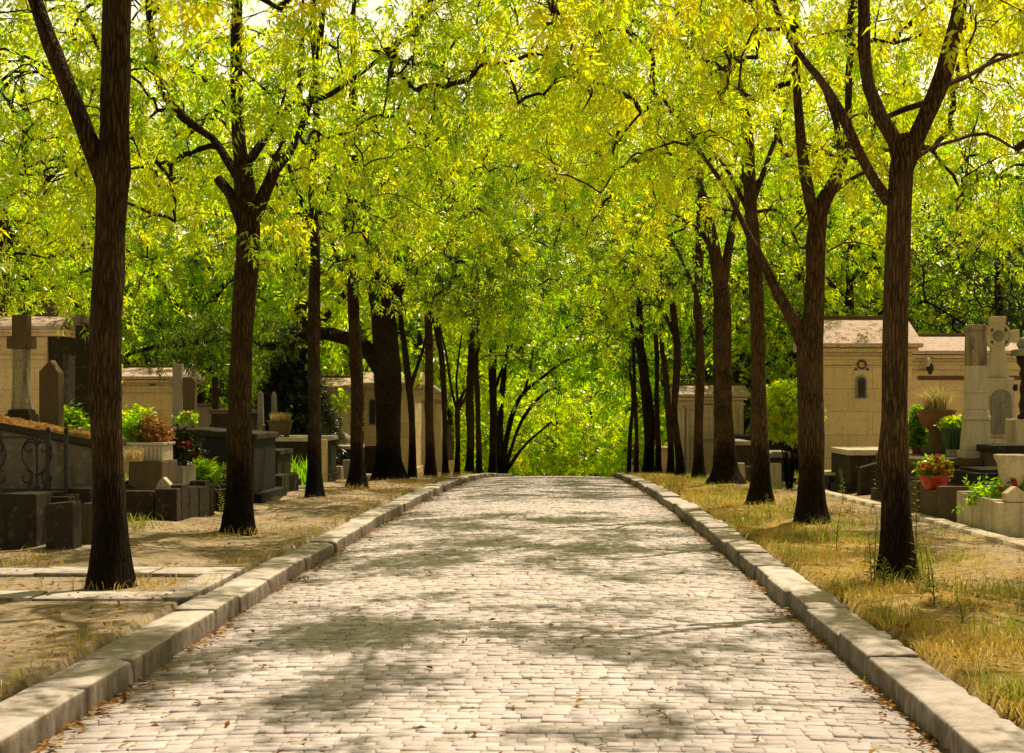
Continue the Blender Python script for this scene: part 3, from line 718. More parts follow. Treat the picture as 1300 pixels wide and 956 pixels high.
make_tree('roadside_tree', 'big forked tree in dry grass with a wide V of two limbs', 13.0,
  [[(1140,734,46),(1139,700,42),(1138,640,40),(1137,560,40),(1137,480,39),(1137,400,38),(1138,320,37),(1140,260,37),(1144,212,38),(1149,185,30),(1149,170,20)],
   [(1146,215,30),(1136,178,25),(1118,148,23),(1104,112,20),(1098,70,18),(1096,30,17),(1092,-60,16,.2),(1072,-220,12,.3),(1060,-400,6,.4)],
   [(1147,215,30),(1164,172,25),(1184,128,25),(1201,84,25),(1213,40,21),(1222,0,18),(1236,-120,15,.2),(1262,-300,9,.4)],
   [(1128,256,18),(1112,232,15,-.1),(1090,192,14,-.15),(1066,142,14,-.2),(1038,98,11,-.2),(1012,66,9,-.3),(985,10,8,-.3),(950,-110,6,-.5)],
   [(1160,204,7),(1182,188,6,.2),(1214,178,5,.4),(1250,170,5,.5),(1290,190,3,.7)], [(1184,128,10),(1150,138,9,.1),(1122,150,8,.2)],
   [(1192,110,9),(1226,98,7,.2),(1262,78,6,.5),(1300,66,5,.6)]],
  [(-.2,0,7.6,2.9,2.6,2.7,230),(-2.8,0,7.0,2.2,2.5,1.9,150),(2.4,.3,6.6,2.2,2.2,2.0,130),(-2.1,.3,6.2,1.8,2.0,1.5,80),(1.9,.5,5.6,1.6,1.6,1.5,60)], 31, minz=3.2, bark='bark_warm', keep=road_keep, per=11, tbias=.2)  # tbias: golden glow painted in as leaf tint here too
make_tree('roadside_tree', 'second tree of the right row, forking low with a curved limb towards the road', 19.0,
  [[(1031,669,44),(1030,640,39),(1029,570,36),(1028,500,36),(1029,440,38),(1034,400,31),(1036,350,28),(1036,300,27),(1040,270,24),(1054,240,19),(1066,210,16),(1074,180,13),(1080,60,10),(1084,-100,6)],
   [(1022,440,24),(1006,404,19),(990,376,16),(976,346,13),(962,318,11),(946,290,9,.2),(920,240,7,.4),(880,180,5,.7)],
   [(1037,290,20),(1026,240,17),(1018,190,15),(1012,130,13),(1008,40,11),(1000,-120,7)], [(1068,204,11),(1062,160,9,.2),(1046,110,7,.3)], [(1050,250,10),(1080,228,7,.3),(1104,216,5,.5)]],
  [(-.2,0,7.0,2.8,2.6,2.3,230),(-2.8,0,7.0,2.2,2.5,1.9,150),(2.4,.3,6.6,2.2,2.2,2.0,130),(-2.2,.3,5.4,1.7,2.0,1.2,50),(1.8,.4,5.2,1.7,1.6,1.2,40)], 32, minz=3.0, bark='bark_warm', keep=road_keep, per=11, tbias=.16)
make_tree('roadside_tree', 'third tree of the right row, tall slim straight trunk with a flared foot', 23.5,
  [[(965,645,34),(965,620,27),(965,570,24),(964,500,23),(962,430,22),(959,360,21),(956,300,20),(952,230,19),(947,170,18),(938,100,16),(926,40,14),(908,-20,11),(890,-120,6)],
   [(932,70,11),(910,48,9,.2),(884,30,8,.3),(850,10,5,.5)], [(955,260,10),(975,200,7,.2),(1000,130,5,.4)], [(955,280,9),(925,220,6,.3),(895,175,4,.5)]],
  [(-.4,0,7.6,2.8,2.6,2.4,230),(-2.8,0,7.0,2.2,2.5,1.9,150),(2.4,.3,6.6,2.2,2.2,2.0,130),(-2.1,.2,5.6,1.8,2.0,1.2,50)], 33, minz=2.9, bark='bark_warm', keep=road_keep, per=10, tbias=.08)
make_tree('roadside_tree', 'fourth tree of the right row, broad trunk with spreading root flare, splitting high up', 32,
  [[(922,622,56),(921,600,36),(919,560,29),(918,500,27),(917,440,27),(916,380,27),(911,340,22),(904,300,17),(892,250,14),(872,190,11),(862,100,8),(858,10,5)],
   [(916,370,16),(924,320,13,.1),(934,270,10,.2),(946,200,7,.4)], [(908,320,11),(885,290,8,.2),(860,275,5,.4)]],
  [(-.5,0,7.6,2.8,2.6,2.5,220),(-2.8,0,7.0,2.2,2.5,1.9,150),(2.4,.3,6.6,2.2,2.2,2.0,130),(-2.3,.2,5.8,1.9,2.0,1.2,50)], 34, minz=2.8, bark='bark_warm', keep=road_keep, per=10, flare=.55)
thin_tree('straight trunk on the right standing close behind the broad-footed tree', 37.5, [(887,612,18),(887,580,14),(888,500,14),(888,420,13),(887,340,12)], [[(888,380,8),(870,340,5),(850,300,4)]], 41, 9.6, lean=-.6, bark='bark_warm')
thin_tree('bent trunk on the right curving inward like a bow at mid height', 41, [(864,608,14),(863,580,12),(858,545,11),(856,515,10),(858,480,11),(860,440,11),(855,390,10),(850,340,9)], [[(858,430,6),(840,390,5),(820,350,3)]], 42, 9.2, lean=-.6)
thin_tree('leaning trunk on the right half hidden behind the bow-shaped one', 43.5, [(851,606,10),(851,560,9),(848,510,9),(843,460,9),(840,410,7)], [], 43, 8.8, lean=-.6, n=110)
thin_tree('black stout trunk on the right, darkest of its row near the crest', 48, [(823,608,18),(824,580,16),(824,540,16),(821,500,15),(816,460,14),(812,400,10)], [[(818,470,8),(806,430,5),(795,380,3)]], 44, 9.4, bark='bark_dark', lean=-.6, leaf='leaf_deep')
thin_tree('slim pale trunk on the right tucked beside the black stout one', 50, [(836,607,9),(835,560,8),(834,500,7),(833,440,7)], [], 45, 8.6, lean=-.5, n=110)
thin_tree('thin trunk on the right standing last before the crest', 57, [(808,607,8),(808,560,6),(806,500,6),(804,440,5)], [], 46, 8.8, lean=-.6, n=110)
thin_tree('thin leaning trunk on the right just past the crest', 63, [(798,607,6),(800,560,6),(803,500,5),(800,450,4)], [], 47, 8.6, lean=-.6, n=110, leaf='leaf_green')
# trees whose trunks stand just outside the picture; their boughs hang into it and shade the foreground
make_tree('roadside_tree', 'nearby tree whose drooping sprays hang into the upper left of the view', 7.2,
  [('w', [(-3.95,7.2,.1,.24),(-3.95,7.2,1.5,.21),(-3.9,7.2,3.5,.19),(-3.8,7.2,5.5,.14),(-3.7,7.2,7.5,.08),(-3.6,7.2,9,.03)]), ('w', [(-3.9,7.2,3.6,.12),(-3.0,7.6,5.0,.09),(-1.9,8.2,6.2,.05),(-1.0,8.6,7.2,.02)])],
  [(.3,0,7.2,2.6,2.4,2.3,200),(2.2,1.2,6.4,2.1,2.4,1.6,120)], 51, minz=3.4, keep=lambda p: p[1] > 6.2 and p[2] > 4.3)
make_tree('roadside_tree', 'nearby tree whose boughs shade the right kerb and top edge of the view', 7.4,
  [('w', [(3.2,7.4,.1,.22),(3.2,7.4,1.5,.2),(3.15,7.4,3.5,.18),(3.1,7.4,5.5,.13),(3.0,7.4,7.5,.07),(3.0,7.4,9,.03)]), ('w', [(3.15,7.4,3.6,.11),(2.3,7.8,5.0,.08),(1.3,8.3,6.2,.05)])],
  [(-.3,0,7.2,2.6,2.4,2.3,200),(-2.2,1.0,6.4,2.1,2.4,1.5,120)], 52, minz=3.4, keep=lambda p: p[1] > 6.2 and p[2] > 4.4)

# ------------------------------------------------------------------ trees standing among the graves and beyond
def wild_tree(name, label, x, y, H, R, seed, leaf='leaf', bark='bark', r0=.2, low=.35, per=7, n=170, tm=ASH_FAR, sp=.36, fork=True, cat='tree', group=None, keep=None):
    z = gz(y); rg = random.Random(seed)
    tr = ('w', [(x, y, z, r0), (x + .05, y, z + H * .2, r0 * .85), (x + rg.uniform(-.2, .2), y, z + H * .45, r0 * .65), (x + rg.uniform(-.4, .4), y, z + H * .7, r0 * .4), (x, y, z + H * .95, r0 * .1)])
    lb = [tr]
    for k in range(4 if fork else 0):
        a = k * 1.57 + rg.random(); zz = z + H * (low + .06 * k)
        lb.append(('w', [(x, y, zz, r0 * .45), (x + math.cos(a) * R * .35, y + math.sin(a) * R * .35, zz + H * .13, r0 * .3), (x + math.cos(a) * R * .75, y + math.sin(a) * R * .75, zz + H * .2, r0 * .1)]))
    h0 = H * (low - .1)
    return make_tree(name, label, y, lb, [(0, 0, (H + h0) / 2, R, R, (H - h0) / 2, n), (0, 0, h0 + .25 * (H - h0), R * .95, R * .95, .22 * (H - h0), n // 3)], seed,
              per=per, tmpl=tm, leaf=leaf, bark=bark, minz=h0, spread=sp, sides=10, cat=cat, group=group, rmin=.01, keep=keep, twig=.6 if tm is ASH else (.8 if leaf != 'leaf_dark' else 0.0))
wild_tree('cemetery_tree', 'light green tree behind the barrel-roofed tomb, its twiggy boughs drooping at the left edge', -9.8, 21, 9.5, 3.8, 61, n=380, per=12, tm=ASH, sp=.3, low=.4)
wild_tree('cemetery_tree', 'yellow-green tree overhanging the low domed tomb house beyond the left graves', -14.5, 37, 12, 4.8, 62, n=420, per=12, low=.3)
wild_tree('cemetery_tree', 'bright tree behind the ringed cross on the right, boughs hanging in from the side', 9.6, 23, 10, 3.6, 63, n=380, per=12, tm=ASH, sp=.3, low=.45)
wild_tree('cemetery_tree', 'yellowish tree rising over the roof of the tomb house with the wreath', 9.4, 46, 13, 4.6, 64, n=420, per=12, low=.3)
wild_tree('evergreen_tree', 'dark evergreen behind the long low tomb house on the right', 13.4, 43, 9.5, 3.4, 65, leaf='leaf_dark', bark='bark_dark', n=420, per=9, low=.2)
wild_tree('evergreen_tree', 'dark evergreen between the panelled tomb house and the one with the wreath', 6.6, 52, 7.5, 2.6, 66, leaf='leaf_dark', bark='bark_dark', n=260, per=9, low=.2)

#BODY2
# ------------------------------------------------------------------ far woodland: one tree of each kind, then copies
def far_set():
    rg = random.Random(77)
    TALL = ((-9,50,1.2),(-13.5,53,1.25),(-19,50,1.2),(-25,58,1.3),(8.5,52,1.2),(12,56,1.3),(17.5,52,1.2),(23,60,1.3),(-6.5,66,1.25),(6.5,66,1.25),(-6.4,75,1.35),(7.4,77,1.4),(.9,126,1.9),(-4.5,110,1.7),(6.8,112,1.7))
    kinds = []
    def proto(kind, x, y, H, R, leaf, seed, label, grp, n, low, tm=BROAD, sp=.5, per=6, bark='bark', cat='tree', nm='woodland_tree'):
        t = wild_tree(nm, label, x, y, H, R, seed, leaf=leaf, bark=bark, r0=H * .018, low=low, n=n, per=per, tm=tm, sp=sp, cat=cat, group=grp)
        return t
    A = proto('a', -11.5, 62, 15, 4.8, 'leaf', 201, 'tall yellow-green tree in the wood closing the view behind the graves', 'tall yellow-green woodland trees', 330, .25)
    B = proto('b', 12.5, 66, 14, 4.6, 'leaf_green', 202, 'mid-green tree in the wood closing the view behind the graves', 'mid-green woodland trees', 330, .22)
    Cc = proto('c', -20, 70, 13, 4.4, 'leaf_dark', 203, 'dark evergreen in the wood closing the view behind the graves', 'dark woodland evergreens', 330, .15, bark='bark_dark', nm='woodland_evergreen')
    D = proto('d', 2.2, 86, 6.5, 3.2, 'leaf', 204, 'low bright bushy tree closing the end of the road below the crest', 'low bushy trees beyond the crest', 260, .14)
    spots = {id(A): [], id(B): [], id(Cc): [], id(D): []}
    for (x, y, s) in ((-7.5,78,1.0),(-3.4,116,1.25),(2.4,122,1.35),(10.5,86,1.0),(-17,58,.85),(-24,66,1.0),(17,60,.85),(22,72,1.0),(-30,84,1.1),(30,88,1.1),(-14,96,1.2),(14,100,1.2),(-42,108,1.3),(40,110,1.3),(-2,124,1.45),(-22,118,1.3),(22,122,1.35),(-33,70,.95),(28,62,.9)) + TALL[::2]: spots[id(A)].append((x, y, s))
    for (x, y, s) in ((-7.6,88,1.0),(8.2,76,.95),(-13,72,1.0),(-19,80,1.05),(11,98,1.15),(19,84,1.05),(-27,92,1.1),(26,98,1.15),(-36,98,1.2),(35,96,1.2),(4.2,130,1.5),(-9,122,1.4),(13,128,1.4),(-50,112,1.3),(50,112,1.3),(-24.5,55,.8),(23,54,.8)) + TALL[1::2]: spots[id(B)].append((x, y, s))
    for (x, y, s) in ((-27,78,1.1),(17.5,72,1.0),(24,80,1.1),(.6,134,1.5),(-36,120,1.3),(33,124,1.3),(-9.2,66,.85),(11,78,1.0),(-15.5,56,.7),(-22,62,.8),(15.5,58,.75),(20,52,.7),(-7.6,104,.9),(9.2,112,1.0),(-30,66,.8),(27,64,.8)): spots[id(Cc)].append((x, y, s))
    for (x, y, s) in ((-.6,80,.8),(4.6,82,.9),(-3.4,88,1.0),(1.0,94,1.2),(5.6,96,1.3),(-1.6,100,1.3),(3.0,106,1.5),(-5.5,97,1.2),(8.4,90,1.1),(-8.5,84,1.0),(-15,86,1.1),(15,90,1.1),(-22,92,1.2),(22,94,1.2),(-11,104,1.4),(11,108,1.4),(-16,64,.8),(-26,60,.8),(18,66,.85),(26,70,.9),(-33,78,1.1),(34,80,1.1)): spots[id(D)].append((x, y, s))
    for p in (A, B, Cc, D):
        for (x, y, s) in spots[id(p)]: copy_thing(p, (x + bend(y) * .4, y, gz(y) - .1), rg.uniform(0, 6.28), s * rg.uniform(.94, 1.06))
far_set()
# a conical yew, almost black, behind the obelisks on the left
def yew():
    x, y = PX(372, 43), 43; z = gz(y); r = np.random.RandomState(4)
    t = thing('yew_tree', 'almost black cone-shaped yew behind the two small obelisks on the left', 'tree', (x, y, z)); b = np.array((x, y, z))
    link_mesh('trunk', np_mesh('trunk', *[a for a in (lambda vq: (vq[0] - b, vq[1]))(tube_arr([(x, y, z - .1), (x, y, z + 1.5), (x, y, z + 3.6)], [.2, .14, .03], 10))], M['bark_dark'], smooth=True), t)
    pts = []
    for k in range(1000):
        h = r.rand() ** 1.3; rad = 1.75 * (1 - h) ** .75 * (.55 + .45 * r.rand()); a = r.rand() * 6.28
        pts.append((x + math.cos(a) * rad, y + math.sin(a) * rad, z + .25 + h * 4.1))
    V, Q, T = foliage(pts, 20, r, .12, NEEDLE, .1)
    link_mesh('crown', np_mesh('crown', V - b, Q, M['leaf_dark'], tint=T), t)
yew()

# ================================================================== graves and tomb houses
def roof_gable(bm, x0, x1, y0, y1, ze, zr, th=.09, hip=0.0):
    """gable roof with its ridge along x"""
    ym = (y0 + y1) / 2
    prism(bm, [(y0, ze), (ym, zr), (y1, ze), (y1, ze - th), (y0, ze - th)], x0, x1, axis='x')
    return bm
def tomb_house(name, label, x0, x1, y0, y1, zt, zr, wall='cream', roof='roof', parapet=True, group=None):
    zb = gz(y0) - .15; t = thing(name, label, 'mausoleum', ((x0 + x1) / 2, y0, zb), group)
    b = BM(); box(b, x0, x1, y0, y1, zb, zt); part('wall', b, M[wall], t, .015)
    b = BM(); box(b, x0 - .06, x1 + .06, y0 - .06, y1 + .06, zb, zb + .35); part('plinth', b, M[wall], t, .015)
    b = BM(); box(b, x0 - .05, x1 + .05, y0 - .05, y1 + .05, zt - .16, zt - .10); box(b, x0 - .03, x1 + .03, y0 - .03, y1 + .03, zt - .34, zt - .30)
    box(b, x0 - .12, x1 + .12, y0 - .12, y1 + .12, zt + .002, zt + .085); part('cornice', b, M[wall], t, .012)
    b = BM(); roof_gable(b, x0 - .2, x1 + .2, y0 - .22, y1 + .22, zt + .19, zr); r = part('roof', b, M[roof], t, .015)
    b = BM(); ym = (y0 + y1) / 2; box(b, x0 - .22, x1 + .22, ym - .09, ym + .09, zr - .05, zr + .055); part('ridge_cap', b, M['brownstone'], r, .02)
    return t
def torus(bm, cx, cy, cz, R, r, n=28, m=8):
    rings = []
    for i in range(n):
        a = 2 * PI * i / n; rings.append([bm.verts.new((cx + (R + r * math.cos(2 * PI * j / m)) * math.cos(a), cy + r * math.sin(2 * PI * j / m), cz + (R + r * math.cos(2 * PI * j / m)) * math.sin(a))) for j in range(m)])
    for i in range(n):
        for j in range(m): bm.faces.new((rings[i][j], rings[i][(j + 1) % m], rings[(i + 1) % n][(j + 1) % m], rings[(i + 1) % n][j]))
    return bm
def arch_pts(cx, z0, w, h, n=10):
    p = [(cx - w / 2, z0), (cx + w / 2, z0)]
    for k in range(n + 1):
        a = PI * k / n; p.append((cx + w / 2 * math.cos(a), z0 + h - w / 2 + w / 2 * math.sin(a)))
    return p
# --- right: tomb house with the wreath
D = 32
th = tomb_house('mausoleum', 'cream tomb house with laurel wreath over a slit window, behind the big forked tree', PX(1044, D), PX(1158, D), D, D + 2.6, PZ(447, D), PZ(404, D - 0) + .08)
b = BM(); torus(b, PX(1094, D), D - .02, PZ(463, D), .088, .024)
prism(b, [(PX(1089, D), PZ(470, D)), (PX(1084, D), PZ(470, D)), (PX(1087, D), PZ(467, D))], D - .03, D + .01); prism(b, [(PX(1099, D), PZ(470, D)), (PX(1104, D), PZ(470, D)), (PX(1101, D), PZ(467, D))], D - .03, D + .01)
part('wreath', b, M['brownstone'], th, 0, True)
b = BM(); prism(b, arch_pts(PX(1093.5, D), PZ(506, D), .25, .52), D - .045, D + .02); w = part('window', b, M['greystone'], th, .01)
b = BM(); prism(b, arch_pts(PX(1093.5, D), PZ(504.5, D), .17, .45), D - .05, D - .03); part('pane', b, M['glass_dark'], w, 0)
b = BM()
for k in (-1, 0, 1): box(b, PX(1093.5, D) + k * .045 - .006, PX(1093.5, D) + k * .045 + .006, D - .066, D - .052, PZ(504, D), PZ(483, D))
for zz in (500, 495, 490, 485): box(b, PX(1093.5, D) - .07, PX(1093.5, D) + .07, D - .062, D - .054, PZ(zz, D) - .006, PZ(zz, D) + .006)
part('grille', b, M['iron'], w, 0)
# --- right: long low one
D = 36
t = tomb_house('mausoleum', 'long lower cream tomb house adjoining the wreath one, roof strewn with brown leaves', PX(1157, D), PX(1300, D), D, D + 2.6, PZ(455, D), PZ(427, D) + .08)
b = BM(); box(b, PX(1165, D), PX(1300, D), D - .04, D, PZ(480, D) - .05, PZ(480, D) + .05); part('band', b, M['brownstone'], t, .01)
b = BM(); box(b, PX(1176, D), PX(1178, D), D - .30, D, PZ(470, D), PZ(466, D)); lathe(b, PX(1177, D), D - .3, [(.03, PZ(476, D)), (.085, PZ(470, D)), (.085, PZ(465, D)), (.03, PZ(461, D))], 12)
l = part('wall_bracket', b, M['iron'], t, 0); b = BM(); lathe(b, PX(1174, D), D - .34, [(.03, PZ(466, D)), (.055, PZ(462, D)), (.05, PZ(458, D)), (.02, PZ(455, D))], 12); part('globe', b, M['palestone'], l, 0, True)
# --- right, far: panelled one with pilasters
D = 46
x0, x1 = PX(864, D), PX(944, D)
t = tomb_house('mausoleum', 'small tomb house with carved pilasters and a panelled door behind the right row', x0, x1, D, D + 2.4, PZ(508, D), PZ(488, D))
b = BM()
for px in (867, 873, 940): box(b, PX(px, D) - .05, PX(px, D) + .05, D - .09, D, gz(D) - .1, PZ(517, D))
part('pilaster', b, M['cream_plain'], t, .01)
b = BM(); box(b, PX(892, D), PX(906, D), D - .05, D, PZ(553, D), PZ(509, D) - .08); d = part('door', b, M['palestone'], t, .01)
b = BM()
for zz in (549, 540, 531, 522): box(b, PX(894, D), PX(898.4, D), D - .075, D - .05, PZ(zz, D), PZ(zz - 7, D)); box(b, PX(899.6, D), PX(904, D), D - .075, D - .05, PZ(zz, D), PZ(zz - 7, D))
part('panels', b, M['cream'], d, .006)
b = BM(); box(b, PX(880, D), PX(910, D), D - .25, D - .06, PZ(557, D), PZ(553.5, D)); part('sill', b, M['palestone'], t, .01)

# --- generic grave pieces
def ledger(name, label, x0, x1, y0, y1, ztop, mat, topmat=None, step=.10, cat='tomb', slope=None, group=None, over=.05, th=.11):
    """box tomb: base course, body, overhanging lid"""
    zb = gz(y0) - .12; t = thing(name, label, cat, ((x0 + x1) / 2, y0, zb), group); zr = ztop if slope is None else slope
    b = BM(); box(b, x0 - step, x1 + step, y0 - step, y1 + step, zb, zb + .25); part('base', b, M[mat], t, .015)
    b = BM(); box(b, x0, x1, y0, y1, zb + .25, ztop - th, zr=zr - th); part('body', b, M[mat], t, .015)
    b = BM(); vb = [(x0 - over, y0 - over), (x1 + over, y0 - over), (x1 + over, y1 + over), (x0 - over, y1 + over)]
    zs = [ztop, zr, zr, ztop]; hexa(b, [(u, v, z - th + .002) for (u, v), z in zip(vb, zs)], [(u, v, z) for (u, v), z in zip(vb, zs)])
    part('lid', b, M[topmat or mat], t, .02)
    return t
def surround(name, label, x0, x1, y0, y1, h, mat, seed, group=None, w=.2, front=True):
    """grave edged by upright stones of slightly different height"""
    r = random.Random(seed); zb = gz(y0) - .1; t = thing(name, label, 'grave', ((x0 + x1) / 2, y0, zb), group)
    def stones(side):
        b = BM(); u = 0.0
        a0, a1 = (x0, x1) if side in 'fb' else (y0 + w, y1 - w)
        p = a0
        while p < a1 - .02:
            l = min(r.uniform(.38, .62), a1 - p); hh = h + r.uniform(-.06, .04); j = r.uniform(-.02, .02)
            if side == 'f': box(b, p + .005, p + l - .005, y0 + j, y0 + w + j, zb, zb + hh + .1)
            elif side == 'b': box(b, p + .005, p + l - .005, y1 - w + j, y1 + j, zb, zb + hh + .1)
            elif side == 'l': box(b, x0 + j, x0 + w + j, p + .005, p + l - .005, zb, zb + hh + .1)
            else: box(b, x1 - w + j, x1 + j, p + .005, p + l - .005, zb, zb + hh + .1)
            p += l
        return b
    for s in 'flbr': part('edging_stones', stones(s), M[mat], t, .018)
    b = BM(); box(b, x0 + w, x1 - w, y0 + w, y1 - w, zb, zb + h * .72); part('soil', b, M['joint'], t, 0)
    return t
def stele(name, label, px, y, w, d, zb, pts, mat, ped=None, cat='headstone'):
    """upright slab cut from an outline (in units of half-width, height fraction)"""
    x = PX(px, y); t = thing(name, label, cat, (x, y, zb))
    z0 = zb
    if ped:
        b = BM(); box(b, x - ped[0] / 2, x + ped[0] / 2, y - ped[0] / 2, y + ped[0] / 2, zb, zb + ped[1], .03, .03); part('pedestal', b, M[mat], t, .015); z0 = zb + ped[1]
    b = BM(); prism(b, [(x + u * w / 2, z0 + v) for u, v in pts], y - d / 2, y + d / 2); part('slab', b, M[mat], t, .012)
    return t
def cross_pts(h, za, arm, t, ta, flare=1.0):
    """latin cross outline: half widths in absolute metres (w=2 in stele)"""
    return [(-t * flare, 0), (t * flare, 0), (t, za), (arm, za), (arm, za + ta), (t, za + ta), (t, h), (-t, h), (-t, za + ta), (-arm, za + ta), (-arm, za), (-t, za)]
def plant_leaves(name, parent, pts, mat, seed, per=6, tm=TINY, sp=.05, droop=.0, size=(.8, 1.3)):
    r = np.random.RandomState(seed); V, Q, T = foliage(pts, per, r, sp, tm, droop, size=size)
    return link_mesh(name, np_mesh(name, V - off(parent), Q, M[mat], tint=T), parent)
def blob(cx, cy, cz, rx, ry, rz, n, seed, top=False):
    r = np.random.RandomState(seed); v = r.randn(n, 3); v /= np.linalg.norm(v, axis=1)[:, None]; v *= (r.rand(n) ** .4)[:, None]
    if top: v[:, 2] = np.abs(v[:, 2])
    return v * np.array((rx, ry, rz)) + np.array((cx, cy, cz))
def petals(name, parent, pts, mat, seed, s=.04):
    """small five-petalled heads"""
    r = np.random.RandomState(seed); V = []; Q = []; T = []
    for p in pts:
        nrm = r.randn(3) * .5 + np.array((0, -.6, .8)); nrm /= np.linalg.norm(nrm); u = np.cross(nrm, (1, .1, 0)); u /= np.linalg.norm(u); v = np.cross(nrm, u); ti = r.rand(); ss = s * r.uniform(.7, 1.2)
        for layer, (rad, up) in enumerate(((1, .15), (.6, .45))):
            for k in range(6):
                a = k * 1.047 + layer * .5; d = u * math.cos(a) + v * math.sin(a); e = -u * math.sin(a) + v * math.cos(a)
                i = len(V); V += [p, p + ss * rad * (.55 * d + .36 * e) + nrm * ss * up, p + ss * rad * d + nrm * ss * up * .8, p + ss * rad * (.55 * d - .36 * e) + nrm * ss * up]
                Q.append((i, i + 1, i + 2, i + 3)); T.append(min(1, max(0, ti + r.randn() * .1)))
    return link_mesh(name, np_mesh(name, np.array(V) - off(parent), Q, M[mat], tint=T), parent)
def blade_arr(P0, H, W, lean, r, arch=.5):
    """tapering bent blades -> verts, quads, tris"""
    n = len(P0); a = r.rand(n) * 6.28; side = np.stack([np.cos(a), np.sin(a), np.zeros(n)], 1); b = r.rand(n) * 6.28
    d = np.stack([np.cos(b), np.sin(b), np.zeros(n)], 1) * (lean * (.3 + r.rand(n)))[:, None]
    up = np.array((0, 0, 1.0)); H = H[:, None]; W = W[:, None]
    m1 = P0 + H * .5 * up + H * d * .3; tip = P0 + H * (1 - arch * np.minimum(1, np.linalg.norm(d, axis=1))[:, None] * .6) * up + H * d
    V = np.stack([P0 - side * W / 2, P0 + side * W / 2, m1 + side * W * .4, m1 - side * W * .4, tip], 1).reshape(-1, 3)
    i = np.arange(n)[:, None] * 5
    return V, i + np.array([[0, 1, 2, 3]]), i + np.array([[3, 2, 4]])
def blades(name, P0, h, w, lean, mat, seed, parent=None, arch=.5, tb=None):
    r = np.random.RandomState(seed); P0 = np.asarray(P0, float); n = len(P0)
    V, Q, Tr = blade_arr(P0, r.uniform(h[0], h[1], n), r.uniform(w[0], w[1], n), lean, r, arch)
    t = np.clip(r.rand(n) * .6 + .2 if tb is None else tb + r.randn(n) * .1, 0, 1)
    d = off(parent) if parent is not None else np.zeros(3)
    return link_mesh(name, np_mesh(name, V - d, Q, M[mat], tint=np.concatenate([t, t]), tris=Tr), parent)
def fountain(x, y, z, n, r, seed):
    g = np.random.RandomState(seed); a = g.rand(n) * 6.28; q = r * np.sqrt(g.rand(n)); return np.stack([x + q * np.cos(a), y + q * np.sin(a), np.full(n, z)], 1)

# ================================================================== RIGHT SIDE GRAVES
# planter grave at the edge of the picture
gA = surround('grave', 'cream stone grave bed with red geraniums, next to the pale edging strip', 5.3, 7.9, 17.2, 19.0, .40, 'cream_plain', 3)
pts = blob(6.0, 18.1, gz(17.2) + .36, .75, .5, .30, 150, 31, True)
bed = thing('geranium_bed', 'bright green geraniums with red heads in the cream grave bed', 'plants', (6.0, 18.1, gz(17.2) + .2))
plant_leaves('foliage', bed, pts, 'leaf_green', 32, 7, BROAD * .22, .06, -.2)
petals('blossoms', bed, blob(5.9, 17.8, gz(17.2) + .48, .6, .3, .2, 12, 33, True), 'red_petal', 34, .055)
hs = stele('headstone', 'little house-shaped pale stone on the corner of the cream grave bed', 1287, 17.3, .24, .18, gz(17.2) + .40, [(-1, 0), (1, 0), (1, .10), (0, .19), (-1, .10)], 'cream_plain')
vx, vy, vz = PX(1294, 17.6), 17.9, gz(17.2) + .38
va = thing('stone_vase', 'big cream stone vase with flared rim, cut by the right edge', 'vase', (vx, vy, vz))
b = BM(); lathe(b, vx, vy, [(.14, vz), (.14, vz + .05), (.075, vz + .09), (.07, vz + .14), (.13, vz + .22), (.165, vz + .36), (.175, vz + .46), (.215, vz + .53), (.22, vz + .57), (.17, vz + .575), (.15, vz + .5)], 32); part('body', b, M['cream_plain'], va, 0, True)
b = BM(); box(b, vx - .17, vx + .17, vy - .17, vy + .17, vz - .05, vz + .002); part('foot', b, M['cream_plain'], va, .012)
# second grave with jagged stones, dark ledger on it
gB = surround('grave', 'low grave of uneven brown upright stones, under the red flower bowl', 5.22, 7.4, 19.5, 21.9, .46, 'brownstone', 5)
b = BM(); lz = gz(19.5) + .42; t = thing('grave_slab', 'thick black granite slab lying on the uneven brown stones', 'grave slab', (6.4, 20.2, lz)); box(b, 5.95, 7.3, 20.3, 21.6, lz, lz + .2); part('slab', b, M['granite'], t, .02)
b = BM(); box(b, 6.05, 7.2, 20.4, 21.5, lz + .202, lz + .245); part('border', b, M['darkstone'], t, .012)
# red bowl
bx, by, bz = PX(1181, 20.4), 20.15, lz - .02
rb = thing('flower_bowl', 'red plastic bowl overflowing with orange and red flowers', 'flower pot', (bx, by, bz))
b = BM(); lathe(b, bx, by, [(.135, bz), (.17, bz + .06), (.205, bz + .15), (.225, bz + .17), (.225, bz + .2), (.2, bz + .2), (.19, bz + .15)], 32); part('bowl', b, M['red_plastic'], rb, 0, True)
plant_leaves('foliage', rb, blob(bx, by, bz + .2, .2, .18, .2, 90, 41, True), 'leaf_green', 42, 7, TINY, .03, -.2)
petals('blossoms', rb, blob(bx, by - .03, bz + .24, .27, .22, .24, 130, 43, True), 'orange_petal', 44, .036)
